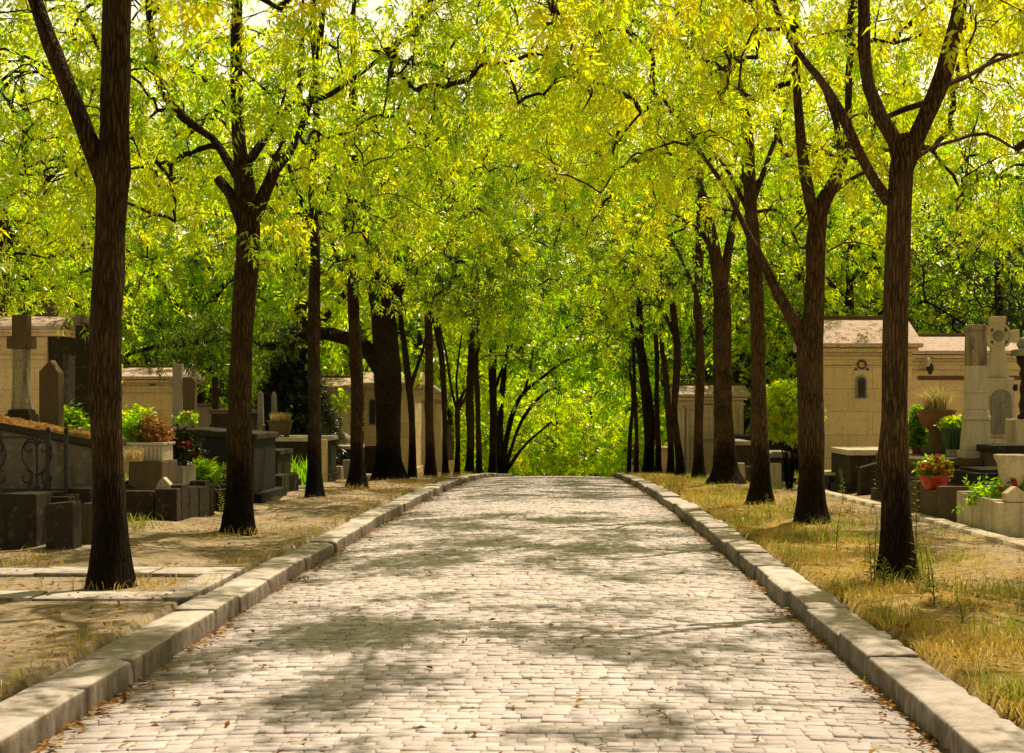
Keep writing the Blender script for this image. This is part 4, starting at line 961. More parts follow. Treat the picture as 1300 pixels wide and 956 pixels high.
# platform with stele, urn, planter
zt = PZ(583, 22.6)
pf = ledger('tomb', 'broad dark stepped tomb carrying the pillar, urn and planter', 5.75, 8.2, 22.7, 25.6, zt, 'darkstone', 'brownstone', .12)
sx = PX(1241, 23)
st = thing('pillar_monument', 'tall pale square pillar with black-stained top and moulded base', 'monument', (sx, 23.1, zt))
b = BM(); box(b, sx - .24, sx + .24, 22.87, 23.33, zt, zt + .12); box(b, sx - .21, sx + .21, 22.9, 23.3, zt + .121, zt + .62, .03, .03); part('pedestal', b, M['palestone'], st, .015)
b = BM(); lathe(b, sx, 23.1, [(.205, zt + .622), (.205, zt + .68), (.18, zt + .70), (.19, zt + .74), (.165, zt + .79)], 4 * 6, True); box(b, sx - .155, sx + .155, 22.945, 23.255, zt + .79, zt + 1.5, .006, .006); lathe(b, sx, 23.1, [(.165, zt + 1.05), (.175, zt + 1.08), (.155, zt + 1.12)], 24, True); part('shaft', b, M['palestone'], st, .012)
b = BM(); box(b, sx - .147, sx + .147, 22.953, 23.247, zt + 1.501, zt + 2.06, .008, .008); lathe(b, sx, 23.1, [(.14, zt + 2.062), (.165, zt + 2.09), (.165, zt + 2.15), (.13, zt + 2.17)], 24, True); part('stained_top', b, M['stained'], st, .01)
ux, uy = PX(1189, 24.6), 24.6
ur = thing('stone_urn', 'wide rusty-brown urn on a foot, spilling long blond grasses', 'urn', (ux, uy, zt))
b = BM(); lathe(b, ux, uy, [(.26, zt), (.26, zt + .1), (.19, zt + .13), (.15, zt + .2), (.125, zt + .32), (.14, zt + .42), (.17, zt + .45)], 28); part('foot', b, M['brownstone'], ur, 0, True)
b = BM(); lathe(b, ux, uy, [(.15, zt + .45), (.26, zt + .52), (.31, zt + .64), (.31, zt + .72), (.335, zt + .75), (.335, zt + .79), (.28, zt + .79), (.26, zt + .7)], 32); part('bowl', b, M['terracotta'], ur, 0, True)
blades('grass', fountain(ux, uy, zt + .74, 420, .22, 51), (.3, .62), (.008, .016), .75, 'plume', 52, ur, .7)
blades('green_blades', fountain(ux, uy, zt + .74, 260, .2, 53), (.25, .5), (.010, .02), .35, 'grass_green', 54, ur, .4, tb=.75)
gx = PX(1216, 23.9)
gp = thing('planter', 'dark green ribbed trough of yellow-green foliage set on a pale block beside the pillar', 'planter', (gx, 24.0, zt))
b = BM(); box(b, gx - .14, gx + .12, 23.86, 24.14, zt, zt + .12); part('block', b, M['cream_plain'], gp, .012)
b = BM(); z = zt + .122; hexa(b, [(gx - .17, 23.84, z), (gx + .17, 23.84, z), (gx + .17, 24.16, z), (gx - .17, 24.16, z)], [(gx - .22, 23.79, z + .32), (gx + .22, 23.79, z + .32), (gx + .22, 24.21, z + .32), (gx - .22, 24.21, z + .32)])
for k in range(7): u = gx - .18 + .06 * k; box(b, u - .012, u + .012, 23.775, 23.80, z + .03, z + .28)
box(b, gx - .235, gx + .235, 23.77, 24.23, z + .322, z + .36); part('trough', b, M['green_plastic'], gp, .008)
plant_leaves('foliage', gp, blob(gx, 24, z + .34, .2, .16, .15, 80, 55, True), 'leaf', 56, 8, TINY, .035, -.3)
cx_ = PX(1166, 25.1)
cf = thing('dwarf_conifer', 'small bright cone-shaped conifer standing left of the urn', 'conifer', (cx_, 25.1, zt))
b = BM(); lathe(b, cx_, 25.1, [(.1, zt), (.12, zt + .12), (.13, zt + .13), (.11, zt + .13)], 18); part('pot', b, M['terracotta'], cf, 0, True)
g = np.random.RandomState(57); hh = g.rand(260) ** 1.2; aa = g.rand(260) * 6.28; rr = .20 * (1 - hh) ** .8 * (.5 + .5 * g.rand(260))
plant_leaves('foliage', cf, np.stack([cx_ + rr * np.cos(aa), 25.1 + rr * np.sin(aa), zt + .15 + hh * .62], 1), 'leaf_green', 58, 7, TINY * .9, .03, -.6)
# ringed cross on a slab
D = 26.6; x = PX(1266, D); zc = PZ(480, D); zp = PZ(556, D); Rr = .245; ycx = D
cz_ = PZ(427, D)
cr = thing('ringed_cross', 'pale stone cross with a carved ring, raised on a panelled slab behind the pillar', 'cross', (x, D, gz(D) - .1))
b = BM(); box(b, x - .55, x + .55, D - .5, D + .5, gz(D) - .1, zp - .25); box(b, x - .42, x + .42, D - .36, D + .36, zp - .249, zp); part('step', b, M['palestone'], cr, .02)
b = BM(); box(b, x - .29, x + .29, D - .2, D + .2, zp + .001, zc, .02, .02); ps = part('pedestal', b, M['palestone'], cr, .02)
b = BM(); prism(b, arch_pts(x + .02, zp + .08, .4, .82), D - .215, D - .17); part('panel', b, M['greystone'], ps, .012)
b = BM(); prism(b, [(x - .2, zc + .002), (x + .2, zc + .002), (x + .165, zc + .16), (x + .105, cz_ - .11), (x + .105, cz_ + .11), (x + .14, cz_ + .33), (x + .145, cz_ + .37), (x - .145, cz_ + .37), (x - .14, cz_ + .33), (x - .105, cz_ + .11), (x - .105, cz_ - .11), (x - .165, zc + .16)], D - .1, D + .1)
prism(b, [(x - .39, cz_ - .13), (x - .1, cz_ - .085), (x - .1, cz_ + .085), (x - .39, cz_ + .13)], D - .097, D + .097); prism(b, [(x + .1, cz_ - .085), (x + .39, cz_ - .13), (x + .39, cz_ + .13), (x + .1, cz_ + .085)], D - .097, D + .097)
part('cross', b, M['palestone'], cr, .014)
b = BM(); n = 36; ring = []
for i in range(n):
    a = 2 * PI * i / n; c_, s_ = math.cos(a), math.sin(a); ring.append([b.verts.new((x + r_ * c_, yy, cz_ + r_ * s_)) for r_, yy in ((Rr - .045, D - .115), (Rr, D - .115), (Rr, D + .085), (Rr - .045, D + .085))])
for i in range(n):
    for j in range(4): b.faces.new((ring[i][j], ring[i][(j + 1) % 4], ring[(i + 1) % n][(j + 1) % 4], ring[(i + 1) % n][j]))
part('ring', b, M['palestone'], cr, .008)
b = BM(); lathe(b, 0, 0, [(.001, 0), (.10, .0), (.09, .035), (.04, .05), (.001, .055)], 24)
for v in b.verts: v.co = Vector((x + v.co.x, D - .1 - v.co.z, cz_ + v.co.y))
part('boss', b, M['greystone'], cr, 0, True)
# carved monument at the right edge
D = 25.4; x = PX(1301, D); zb = gz(D)
cm = thing('carved_monument', 'dark carved baluster monument at the right edge beside the ringed cross', 'monument', (x, D, zb))
b = BM(); box(b, x - .26, x + .4, D - .25, D + .3, zb - .1, PZ(532, D)); part('base', b, M['palestone'], cm, .02)
b = BM(); z0, z1 = PZ(532, D), PZ(452, D); h = z1 - z0
lathe(b, x, D, [(.13, z0 + .002), (.13, z0 + .06), (.08, z0 + .1), (.11, z0 + .22 * h), (.075, z0 + .34 * h), (.095, z0 + .5 * h), (.06, z0 + .62 * h), (.1, z0 + .72 * h), (.07, z0 + .8 * h), (.14, z0 + .9 * h), (.15, z1)], 20); part('baluster', b, M['darkstone'], cm, 0, True)
b = BM(); box(b, x - .19, x + .5, D - .2, D + .25, z1 + .002, z1 + .12, .02, .02); lathe(b, x - .02, D, [(.08, z1 + .121), (.13, z1 + .2), (.08, z1 + .3), (.03, z1 + .34)], 16); part('cap', b, M['greystone'], cm, .015)
b = BM(); lathe(b, x - .2, D - .1, [(.03, z0 + .5), (.05, z0 + .55), (.03, z0 + .62)], 10); part('knob', b, M['darkstone'], cm, 0, True)
ledger('tomb', 'brown box tomb with a tilted lid just right of the pillar', PX(1268, 21.9), PX(1310, 21.9), 22.2, 24.2, PZ(566, 22), 'brownstone', 'darkstone', .06)
# tomb with the pale lid left of the forked tree
ledger('tomb', 'dark box tomb with a pale lid in front of the wreath tomb house', PX(1079, 27.5), PX(1149, 27.5), 27.5, 29.4, PZ(571, 27.5), 'darkstone', 'palestone', .10)
b = BM(); D = 26.6; x = PX(1106, D); t = thing('headstone', 'low brown kneeling stone propped before the pale-lidded tomb', 'headstone', (x, D, gz(D))); box(b, PX(1092, D), PX(1122, D), D, D + .35, gz(D) - .05, PZ(594, D), .03, .03, PZ(586, D)); part('slab', b, M['darkstone'], t, .02)
t = ledger('side_table_tomb', 'tiny pale-topped tomb between the second tree and the dark box tomb', PX(1052, 29), PX(1068, 29), 29, 30.2, PZ(600, 29), 'darkstone', 'palestone', .03, th=.06)
b = BM(); D = 28.6; t = thing('stone_block', 'small square yellowish block left of the dark box tomb', 'stone block', (PX(1076, D), D, gz(D))); box(b, PX(1070, D), PX(1082, D), D, D + .3, gz(D) - .05, PZ(597, D), .01, .01); part('block', b, M['cream'], t, .02)
# between third and second tree
ledger('tomb', 'grey slab tomb seen between the second and third right-hand trees', PX(972, 33), PX(1008, 33), 33, 35, PZ(575, 33), 'darkstone', 'greystone', .05)
ledger('tomb', 'dark tomb with bluish lid just left of the third right-hand tree', PX(931, 37), PX(952, 37), 37, 39.5, PZ(560, 37), 'darkstone', 'greystone', .05)
ledger('tomb', 'low black tomb behind the broad-footed tree on the right', PX(936, 43), PX(1000, 43), 43, 45.2, PZ(553, 43), 'granite', 'darkstone', .05)
for k, (px, D, top, wdt, mt, lb) in enumerate(((985, 30, 588, .26, 'cream_plain', 'small cream post stone by the foot of the round bush'), (940, 34, 588, .24, 'palestone', 'small pale post stone between broad-footed and slim tree'), (952, 35, 592, .2, 'brownstone', 'small brown post stone right of the broad root flare'))):
    x = PX(px, D); t = thing('post_stone', lb, 'headstone', (x, D, gz(D))); b = BM(); box(b, x - wdt / 2, x + wdt / 2, D, D + .22, gz(D) - .05, PZ(top, D), .012, .012); part('block', b, M[mt], t, .02)
# round bush
D = 30; x, z0 = PX(1002, D), gz(D)
bs = thing('round_bush', 'round-headed yellow-green bush on thin stems between two right-hand trunks', 'bush', (x, D, z0))
acc = Acc()
for k in range(6):
    a = k * 1.05; acc.add(tube_arr([(x + .05 * math.cos(a), D + .05 * math.sin(a), z0 - .05), (x + .12 * math.cos(a), D + .12 * math.sin(a), z0 + .7), (x + .4 * math.cos(a), D + .35 * math.sin(a), z0 + 1.6)], [.022, .018, .006], 6))
v, q = acc.get(); link_mesh('stems', np_mesh('stems', v - np.array((x, D, z0)), q, M['bark_dark'], smooth=True), bs)
plant_leaves('crown', bs, blob(x, D, PZ(522, D), .66, .6, .66, 520, 61), 'leaf', 62, 9, TINY * 1.1, .06, .0)

# ================================================================== LEFT SIDE GRAVES
# barrel-roofed tomb house
D = 34; x0, x1 = PX(-70, D), PX(60, D); zb = gz(D) - .2; zt = PZ(427, D); zw = D + 2.0
t = thing('mausoleum', 'cream tomb house with a barrel-vaulted stone roof at the left edge', 'mausoleum', (x0, D, zb))
b = BM(); box(b, x0, x1, D, zw, zb, zt); part('wall', b, M['cream'], t, .015)
b = BM(); box(b, x1 + .002, x1 + .34, D + .06, zw - .06, zb, zt); part('pilaster', b, M['darkstone'], t, .015)  # dark stone paints in the tree shade at this end of the wall
b = BM(); box(b, x0, x1 + .02, D - .06, D - .002, PZ(456, D), PZ(451, D)); box(b, x0 - .1, x1 + .42, D - .12, zw + .12, zt + .002, zt + .09); box(b, x0 - .1, x1 + .46, D - .16, zw + .16, zt + .091, zt + .16); part('cornice', b, M['cream'], t, .015)
b = BM(); n = 16; ym = (D + zw) / 2; Ry = (zw - D) / 2 + .18; Rz = PZ(399, D) - zt - .16
prism(b, [(ym - Ry * math.cos(PI * k / n), zt + .162 + Rz * math.sin(PI * k / n)) for k in range(n + 1)], x0 - .1, x1 + .42, axis='x'); rf = part('roof', b, M['roof'], t, .02)
b = BM(); prism(b, [(ym - (Ry + .05) * math.cos(PI * k / n), zt + .163 + (Rz + .05) * math.sin(PI * k / n)) for k in range(n + 1)] + [(ym + (Ry - .16) * math.cos(PI * k / n), zt + .163 + (Rz - .16) * math.sin(PI * k / n)) for k in range(n + 1)], x1 + .421, x1 + .56, axis='x'); part('arch_rim', b, M['brownstone'], rf, .012)
fx = PX(63, D + 1); b = BM(); box(b, fx - .3, fx + .3, ym - .2, ym + .2, PZ(401, D), PZ(396, D)); box(b, fx - .2, fx + .2, ym - .15, ym + .15, PZ(395.8, D), PZ(386, D), .05, .03); box(b, fx - .14, fx + .16, ym - .1, ym + .1, PZ(385.8, D), PZ(381, D)); part('finial', b, M['brownstone'], rf, .02)
# steles and crosses, left
D = 22; zb0 = PZ(546, D)
ledger('tomb', 'dark low tomb under the tall stone cross at far left', PX(2, D), PX(60, D), 21.4, 23.6, zb0, 'darkstone', 'brownstone', .08)
x = PX(27.5, D); t = thing('stone_cross', 'tall weathered cross with pale streaked shaft, standing before the barrel-roofed tomb house', 'cross', (x, D, zb0))
b = BM(); box(b, x - .21, x + .21, D - .2, D + .2, zb0, zb0 + .25, .015, .015); box(b, x - .17, x + .17, D - .16, D + .16, zb0 + .251, zb0 + .32, .02, .02); part('pedestal', b, M['darkstone'], t, .012)
b = BM(); prism(b, [(x - .13, zb0 + .321), (x + .13, zb0 + .321), (x + .125, zb0 + .42), (x + .11, zb0 + .48), (x + .105, PZ(443, D)), (x - .105, PZ(443, D)), (x - .11, zb0 + .48), (x - .125, zb0 + .42)], D - .1, D + .1); part('shaft', b, M['stained'], t, .012)
b = BM(); za, zc2, ztp = PZ(443, D) + .001, PZ(427, D), PZ(400, D)
prism(b, [(x - .11, za - .0), (x + .11, za), (x + .195, za), (x + .195, zc2), (x + .115, zc2), (x + .115, ztp), (x - .115, ztp), (x - .115, zc2), (x - .195, zc2), (x - .195, za)], D - .11, D + .11); part('head', b, M['brownstone'], t, .014)
D = 23.2; zz = gz(D)
stele('headstone', 'brown upright stone with a gabled top, right of the tall streaked cross', 65.5, D, .32, .26, zz, [(-1, -.05), (1, -.05), (1, PZ(474, D) - zz), (.1, PZ(457, D) - zz), (-1, PZ(472, D) - zz)], 'brownstone')
D = 25; zz = gz(D); x = PX(106.5, D)
t = thing('stone_cross', 'dark thick-armed cross half hidden by the first tree on the left', 'cross', (x, D, zz))
b = BM(); prism(b, [(x + u, zz + v) for u, v in cross_pts(PZ(413, D) - zz, PZ(452, D) - zz, .2, .115, .24, 1.25)], D - .12, D + .12); part('cross', b, M['darkstone'], t, .02)
b = BM(); box(b, x - .3, x + .3, D - .3, D + .3, zz - .1, zz + .9, .04, .04); part('pedestal', b, M['darkstone'], t, .02)
# big sloping slab tomb at far left
D = 17.6
t = ledger('sloping_tomb', 'long concrete tomb at far left whose sloping lid is covered in moss and fallen leaves', PX(-140, D), PX(121, D), D, D + .95, PZ(508, D), 'concrete', 'moss', .05, slope=PZ(559, D), th=.1, over=.08)
# fenced grave in front
D = 16.3
surround('grave', 'fenced low grave of dark blocks at far left, before the sloping mossy tomb', PX(-120, D), PX(88, D), D, D + 1.2, .55, 'darkstone', 15, w=.24)
b = BM(); yb = D + .3; xs0, xs1 = PX(-100, yb), PX(84, yb); z0, z1 = gz(D) + .55, PZ(553, yb)
fe = thing('iron_fence', 'black wrought-iron grave fence with heart-shaped scrolls', 'fence', (xs1, yb, z0))
def spiral(cx, cz, r0, r1, a0, a1, n=22):
    return [(cx + (r0 + (r1 - r0) * k / n) * math.cos(a0 + (a1 - a0) * k / n), yb, cz + (r0 + (r1 - r0) * k / n) * math.sin(a0 + (a1 - a0) * k / n)) for k in range(n + 1)]
acc = Acc(); Hh = z1 - z0
px0 = xs0
while px0 < xs1 - .2:
    c = px0 + .27
    acc.add(tube_arr([(c, yb, z0), (c, yb, z0 + Hh * .5), (c, yb, z1)], [.014] * 3, 6))
    for s in (-1, 1):
        acc.add(tube_arr(spiral(c + s * .085, z0 + Hh * .78, .085, .03, PI if s > 0 else 0, (-PI * .9) if s > 0 else PI * 1.9), [.0115] * 23, 6))
        acc.add(tube_arr(resample([(c, yb, z0 + Hh * .3), (c + s * .10, yb, z0 + Hh * .42), (c + s * .17, yb, z0 + Hh * .62), (c + s * .15, yb, z0 + Hh * .85), (c + s * .06, yb, z1 - .03), (c, yb, z0 + Hh * .8)], .03), [.0115] * len(resample([(c, yb, z0 + Hh * .3), (c + s * .10, yb, z0 + Hh * .42), (c + s * .17, yb, z0 + Hh * .62), (c + s * .15, yb, z0 + Hh * .85), (c + s * .06, yb, z1 - .03), (c, yb, z0 + Hh * .8)], .03)), 6))
        acc.add(tube_arr(spiral(c + s * .13, z0 + Hh * .26, .09, .025, PI / 2, PI / 2 + s * 5.6), [.0115] * 23, 6))
        acc.add(tube_arr(spiral(c + s * .05, z0 + Hh * .10, .05, .02, PI / 2, PI / 2 - s * 5.0), [.010] * 23, 6))
    px0 += .54
v, q = acc.get(); link_mesh('scroll_panel', np_mesh('scroll_panel', v - off(fe), q, M['iron'], smooth=True), fe)
b = BM(); box(b, xs0, xs1, yb - .012, yb + .012, z0 + .02, z0 + .045); box(b, xs0, xs1, yb - .012, yb + .012, z1 - .03, z1 - .008); part('rail', b, M['iron'], fe, .003)
for xp in (PX(61, yb), xs1):
    b = BM(); box(b, xp - .024, xp + .024, yb - .024, yb + .024, z0 - .02, z1 + .03); lathe(b, xp, yb, [(.02, z1 + .031), (.032, z1 + .06), (.012, z1 + .1)], 10); part('post', b, M['iron'], fe, .004)
def block(name, label, pxa, pxb, D, top, mat, dep=.4, tx=.015, slope=0.0, cat='stone block'):
    xa, xb = PX(pxa, D), PX(pxb, D); t = thing(name, label, cat, ((xa + xb) / 2, D, gz(D))); b = BM(); box(b, xa, xb, D, D + dep, gz(D) - .1, PZ(top, D), tx, tx, PZ(top + slope, D)); part('block', b, M[mat], t, .022); return t
block('stone_block', 'greenish squared block at the left edge below the iron fence', -6, 47, 15.5, 627, 'darkstone', .5)
block('stone_block', 'leaning dark slab stone with a sunlit top edge, below the iron fence post', 57, 93, 15.2, 640, 'darkstone', .3, .01, -3)
block('stone_block', 'pale-topped block hard against the left side of the first trunk', 94, 120, 15.7, 641, 'brownstone', .4, .01, -3)
block('stone_block', 'flat-topped dark block behind the pale-topped one near the first trunk', 84, 116, 16.6, 620, 'darkstone', .5)
# planter with rust-coloured plumes
D = 20.8; x0, x1 = PX(160, D), PX(209, D)
block('plinth_block', 'big weathered brown plinth under the concrete planter', 161, 207, 20.6, 586, 'brownstone', .9, .02)
zp = PZ(586, 20.6); xm = (x0 + x1) / 2
pl = thing('planter', 'square concrete planter with rust-orange feathery plants, right of the first trunk', 'planter', (xm, 21, zp))
b = BM(); box(b, x0, x1, 20.7, 21.25, zp + .002, PZ(565, D)); 
for k in range(9): u = x0 + .05 + k * (x1 - x0 - .1) / 8; box(b, u - .016, u + .016, 20.682, 20.72, zp + .02, PZ(567, D))
box(b, x0 - .03, x1 + .03, 20.67, 21.28, PZ(564.8, D), PZ(561.5, D)); part('trough', b, M['palestone'], pl, .008)
plant_leaves('rust_foliage', pl, blob(xm + .05, 20.97, PZ(563, D), .25, .22, .38, 170, 71, True), 'grass_orange', 72, 9, TINY * .7, .05, -.6)
plant_leaves('green_foliage', pl, blob(xm - .2, 21.0, PZ(562, D), .16, .16, .4, 60, 73, True), 'leaf_green', 74, 7, TINY * 1.1, .06, .0)
yp = thing('yellow_plant', 'fine yellow grassy plant hanging over the plinth beside the first trunk', 'plant', (PX(168, 20.4), 20.45, gz(20.4)))
blades('grass', fountain(PX(168, 20.4), 20.45, PZ(586, 20.4), 260, .12, 75), (.15, .34), (.006, .012), .8, 'plume', 76, yp, .9)
# flower pot with red roses
D = 22.2; x = PX(226, D); z0 = PZ(592, D)
block('stone_step', 'low pale-topped step stone holding the dark red flowers', 203, 233, 21.9, 592, 'greystone', .8, .01, 0, 'step')
fp = thing('flower_pot', 'dark pot of crimson flowers beside the long black tomb', 'flower pot', (x, 22.3, z0))
b = BM(); lathe(b, x, 22.3, [(.1, z0), (.14, z0 + .16), (.15, z0 + .18), (.12, z0 + .18)], 20); part('pot', b, M['darkstone'], fp, 0, True)
plant_leaves('foliage', fp, blob(x, 22.3, z0 + .2, .26, .2, .3, 90, 81, True), 'leaf_dark', 82, 8, TINY * 1.3, .05, .1)
petals('blossoms', fp, blob(x, 22.22, z0 + .2, .26, .2, .28, 24, 83, True), 'red_petal', 84, .05)
D = 26; x = PX(216, D); z0 = PZ(548, D)
# long black tomb
ledger('tomb', 'long black tomb with a gently sloping lid between first and second left trees', PX(228, 24.5), PX(322, 24.5), 24.5, 26.4, PZ(544, 24.5), 'granite', 'darkstone', .18, slope=PZ(551, 24.5))
pk = thing('flower_pot', 'small pink flowers standing on the long black tomb', 'flower pot', (PX(238, 25.5), 25.5, PZ(544, 24.5)))
b = BM(); xq, zq = PX(238, 25.5), PZ(544.5, 24.5); lathe(b, xq, 25.5, [(.07, zq), (.09, zq + .12), (.1, zq + .13), (.08, zq + .13)], 16); part('pot', b, M['palestone'], pk, 0, True)
plant_leaves('foliage', pk, blob(xq, 25.5, zq + .14, .14, .12, .12, 30, 85, True), 'leaf_green', 86, 7, TINY, .03)
petals('blossoms', pk, blob(xq - .02, 25.45, zq + .2, .12, .1, .1, 14, 87, True), 'pink_petal', 88, .026)
gbx, gby = PX(250, 23), 23.2
gb = thing('leafy_plant', 'bright green leafy plant in front of the long black tomb', 'plant', (gbx, gby, gz(23)))
plant_leaves('foliage', gb, blob(gbx, gby, PZ(608, 23), .25, .22, .2, 90, 91, True), 'leaf_green', 92, 8, TINY * 1.6, .05, -.1)
b = BM(); lathe(b, gbx, gby, [(.16, gz(23) - .05), (.2, PZ(609, 23)), (.17, PZ(609, 23))], 14); part('pot', b, M['darkstone'], gb, 0, True)
D = 21.4; zz = PZ(617, D)
# row of edging stones from the first to the second tree
surround('grave', 'low brown grave edging with the little gabled marker, right of the first trunk', PX(110, 19.3), PX(225, 19.3), 19.3, 21.4, .46, 'darkstone', 21, w=.24)
stele('headstone', 'little gabled marker stone on the low brown edging', 209, 19.6, .19, .16, gz(19.3) + .38, [(-1, 0), (1, 0), (1, .12), (.0, .22), (-1, .12)], 'palestone')
surround('grave', 'overgrown dark grave edging left of the second tree', PX(226, 22.4), PX(292, 22.4), 22.4, 24.2, .34, 'darkstone', 22, w=.22)
surround('grave', 'dark grave edging half hidden behind the second tree', PX(288, 26.4), PX(352, 26.4), 26.9, 28.6, .36, 'darkstone', 23, w=.22)
ledger('tomb', 'low black stepped tomb between second and third trunks, before the pale-lidded one', PX(318, 29.5), PX(352, 29.5), 29.5, 31, PZ(572, 29.5), 'granite', 'darkstone', .2)
# behind: second tomb house and crosses
D = 42
t = tomb_house('mausoleum', 'distant cream tomb house with a small slot vent, left of the grey cross', PX(112, D), PX(224, D), D, D + 2.4, PZ(486, D), PZ(468, D) + .08)
b = BM(); box(b, PX(190, D), PX(197, D), D - .03, D, PZ(488, D) - .05, PZ(485.5, D) - .05); part('vent', b, M['glass_dark'], t, 0)
for (px, D, top, bot, w_, arm, za, mt, lb) in ((226, 33, 462, 548, .11, .20, 484, 'greystone', 'slender grey cross in front of the distant vented tomb house'),
        (274, 40, 478, 548, .09, .17, 494, 'darkstone', 'small dark cross seen against bright trees left of the second tree')):
    x = PX(px, D); z0 = gz(D); t = thing('stone_cross', lb, 'cross', (x, D, z0)); b = BM(); prism(b, [(x + u, z0 + v) for u, v in cross_pts(PZ(top, D) - z0, PZ(za + 6, D) - z0, arm, w_, .16, 1.2)], D - .09, D + .09); part('cross', b, M[mt], t, .015)
    b = BM(); box(b, x - w_ * 2, x + w_ * 2, D - .22, D + .22, z0 - .1, PZ(bot - 18, D) - .2, .04, .04); part('pedestal', b, M[mt], t, .015)
D = 31.5; zz = gz(D); stele('headstone', 'dark broad stele just right of the slender grey cross', 241, D, .27, .22, zz, [(-1, -.05), (1, -.05), (1, PZ(484, D) - zz), (.5, PZ(479, D) - zz), (-1, PZ(479, D) - zz)], 'brownstone')
D = 35; ledger('tomb', 'rounded dark tomb behind the long black one', PX(268, D), PX(312, D), D, D + 1.6, PZ(520, D), 'darkstone', 'brownstone', .05)
D = 46; ledger('tomb', 'pale distant tomb with a grey lid between the crosses', PX(236, D), PX(268, D), D, D + 1.8, PZ(512, D), 'palestone', 'greystone', .05)
for (px, D, mt, lb) in ((88, 24.4, 'leaf_green', 'bright green weed clump between gabled headstone and dark cross'), (176, 25.5, 'leaf', 'yellow-green shrub behind the rust-coloured planter')):
    x = PX(px, D); t = thing('leafy_shrub', lb, 'shrub', (x, D, gz(D))); plant_leaves('foliage', t, blob(x, D, PZ(545, D), .24, .24, .32, 120, int(px)), mt, int(px) + 1, 8, TINY * 1.5, .07, 0)
    acc = Acc()
    for k in range(5): acc.add(tube_arr([(x, D, gz(D) - .05), (x + .1 * math.cos(k * 1.3), D + .1 * math.sin(k * 1.3), gz(D) + .5), (x + .22 * math.cos(k * 1.3), D + .2 * math.sin(k * 1.3), PZ(535, D))], [.014, .012, .004], 5))
    v, q = acc.get(); link_mesh('stems', np_mesh('stems', v - off(t), q, M['stem'], smooth=True), t)
x, D = PX(90, 24.2), 24.2; t = thing('plume_grass', 'small tuft of blond plume grass by the dark cross', 'plant', (x, D, gz(D))); blades('grass', fountain(x, D, gz(D), 200, .08, 95), (.9, 1.55), (.008, .014), .28, 'plume', 96, t, .5)
# tomb with obelisks and planter behind second/third tree
D = 35; zt = PZ(555, D)
ledger('tomb', 'wide pale-lidded tomb carrying the two small obelisks and planter', PX(318, D), PX(409, D), D, D + 2.2, zt, 'darkstone', 'palestone', .06)
for (px, dy, top, lb) in ((331, .5, 496, 'small baluster-footed obelisk, left one on the pale-lidded tomb'), (348, 1.4, 497, 'small plain obelisk behind the flowering stone trough')):
    Dd = D + dy; x = PX(px, Dd); h = PZ(top, Dd) - zt
    t = thing('obelisk', lb, 'obelisk', (x, Dd, zt)); b = BM(); box(b, x - .075, x + .075, Dd - .075, Dd + .075, zt + .32, zt + h - .08, .018, .018); hexa(b, [(x - .057, Dd - .057, zt + h - .079), (x + .057, Dd - .057, zt + h - .079), (x + .057, Dd + .057, zt + h - .079), (x - .057, Dd + .057, zt + h - .079)], [(x - .012, Dd - .012, zt + h), (x + .012, Dd - .012, zt + h), (x + .012, Dd + .012, zt + h), (x - .012, Dd + .012, zt + h)]); part('shaft', b, M['greystone'], t, .008)
    b = BM(); lathe(b, x, Dd, [(.17, zt), (.17, zt + .08), (.12, zt + .13), (.1, zt + .24), (.13, zt + .28), (.1, zt + .319)], 20, px == 348); part('foot', b, M['greystone'], t, .0, px == 331)
Dp = D + .35; x = PX(356, Dp); t = thing('planter', 'stone trough of low yellow plants on the pale-lidded tomb', 'planter', (x, Dp, zt))
b = BM(); hexa(b, [(x - .21, Dp - .15, zt + .06), (x + .21, Dp - .15, zt + .06), (x + .21, Dp + .15, zt + .06), (x - .21, Dp + .15, zt + .06)], [(x - .27, Dp - .2, zt + .36), (x + .27, Dp - .2, zt + .36), (x + .27, Dp + .2, zt + .36), (x - .27, Dp + .2, zt + .36)]); box(b, x - .3, x + .3, Dp - .22, Dp + .22, zt + .361, zt + .41)
for s in (-1, 1): box(b, x + s * .15 - .05, x + s * .15 + .05, Dp - .12, Dp + .12, zt, zt + .058)
part('trough', b, M['brownstone'], t, .012)
blades('grass', fountain(x, Dp, zt + .4, 500, .25, 97), (.1, .26), (.012, .022), .5, 'plume', 98, t, .5, tb=.3)
block('post_stone', 'cream end post at the right end of the pale-lidded tomb', 405, 414, 34.6, 558, 'cream', .3, .005, 0, 'headstone')
D = 31.5; x = PX(366, D)
ir = thing('iris_clump', 'clump of broad sword leaves in front of the pale-lidded tomb', 'plant', (x, D, gz(D)))
g = np.random.RandomState(99); pp = np.stack([x + g.uniform(-.5, .5, 150), D + g.uniform(-.3, .3, 150), np.full(150, gz(D))], 1); blades('leaves', pp, (.4, .85), (.035, .06), .5, 'leaf_green', 100, ir, .5)
for (a, c, D, top, mt, lb) in ((412, 422, 38, 586, 'cream', 'first of three small cream blocks left of the fourth trunk'), (424, 434, 37.4, 592, 'palestone', 'lowest of three small cream blocks left of the fourth trunk'), (434, 446, 38.4, 584, 'cream_plain', 'tallest of three small cream blocks, touching the fourth trunk')):
    block('stone_block', lb, a, c, D, top, mt, .35)
block('broken_slab', 'sunlit slab fragment leaning in the weeds before the sword-leaved clump', 352, 372, 29.6, 606, 'palestone', .25, .01, 8)
ledger('tomb', 'low tomb with sunlit lid left of the fourth trunk', PX(414, 43), PX(450, 43), 43, 45, PZ(566, 43), 'granite', 'palestone', .05)
ledger('tomb', 'white-lidded tomb in front of the distant cream house', PX(410, 47), PX(440, 47), 47, 48.6, PZ(547, 47), 'palestone', 'palestone', .05, slope=PZ(556, 47))
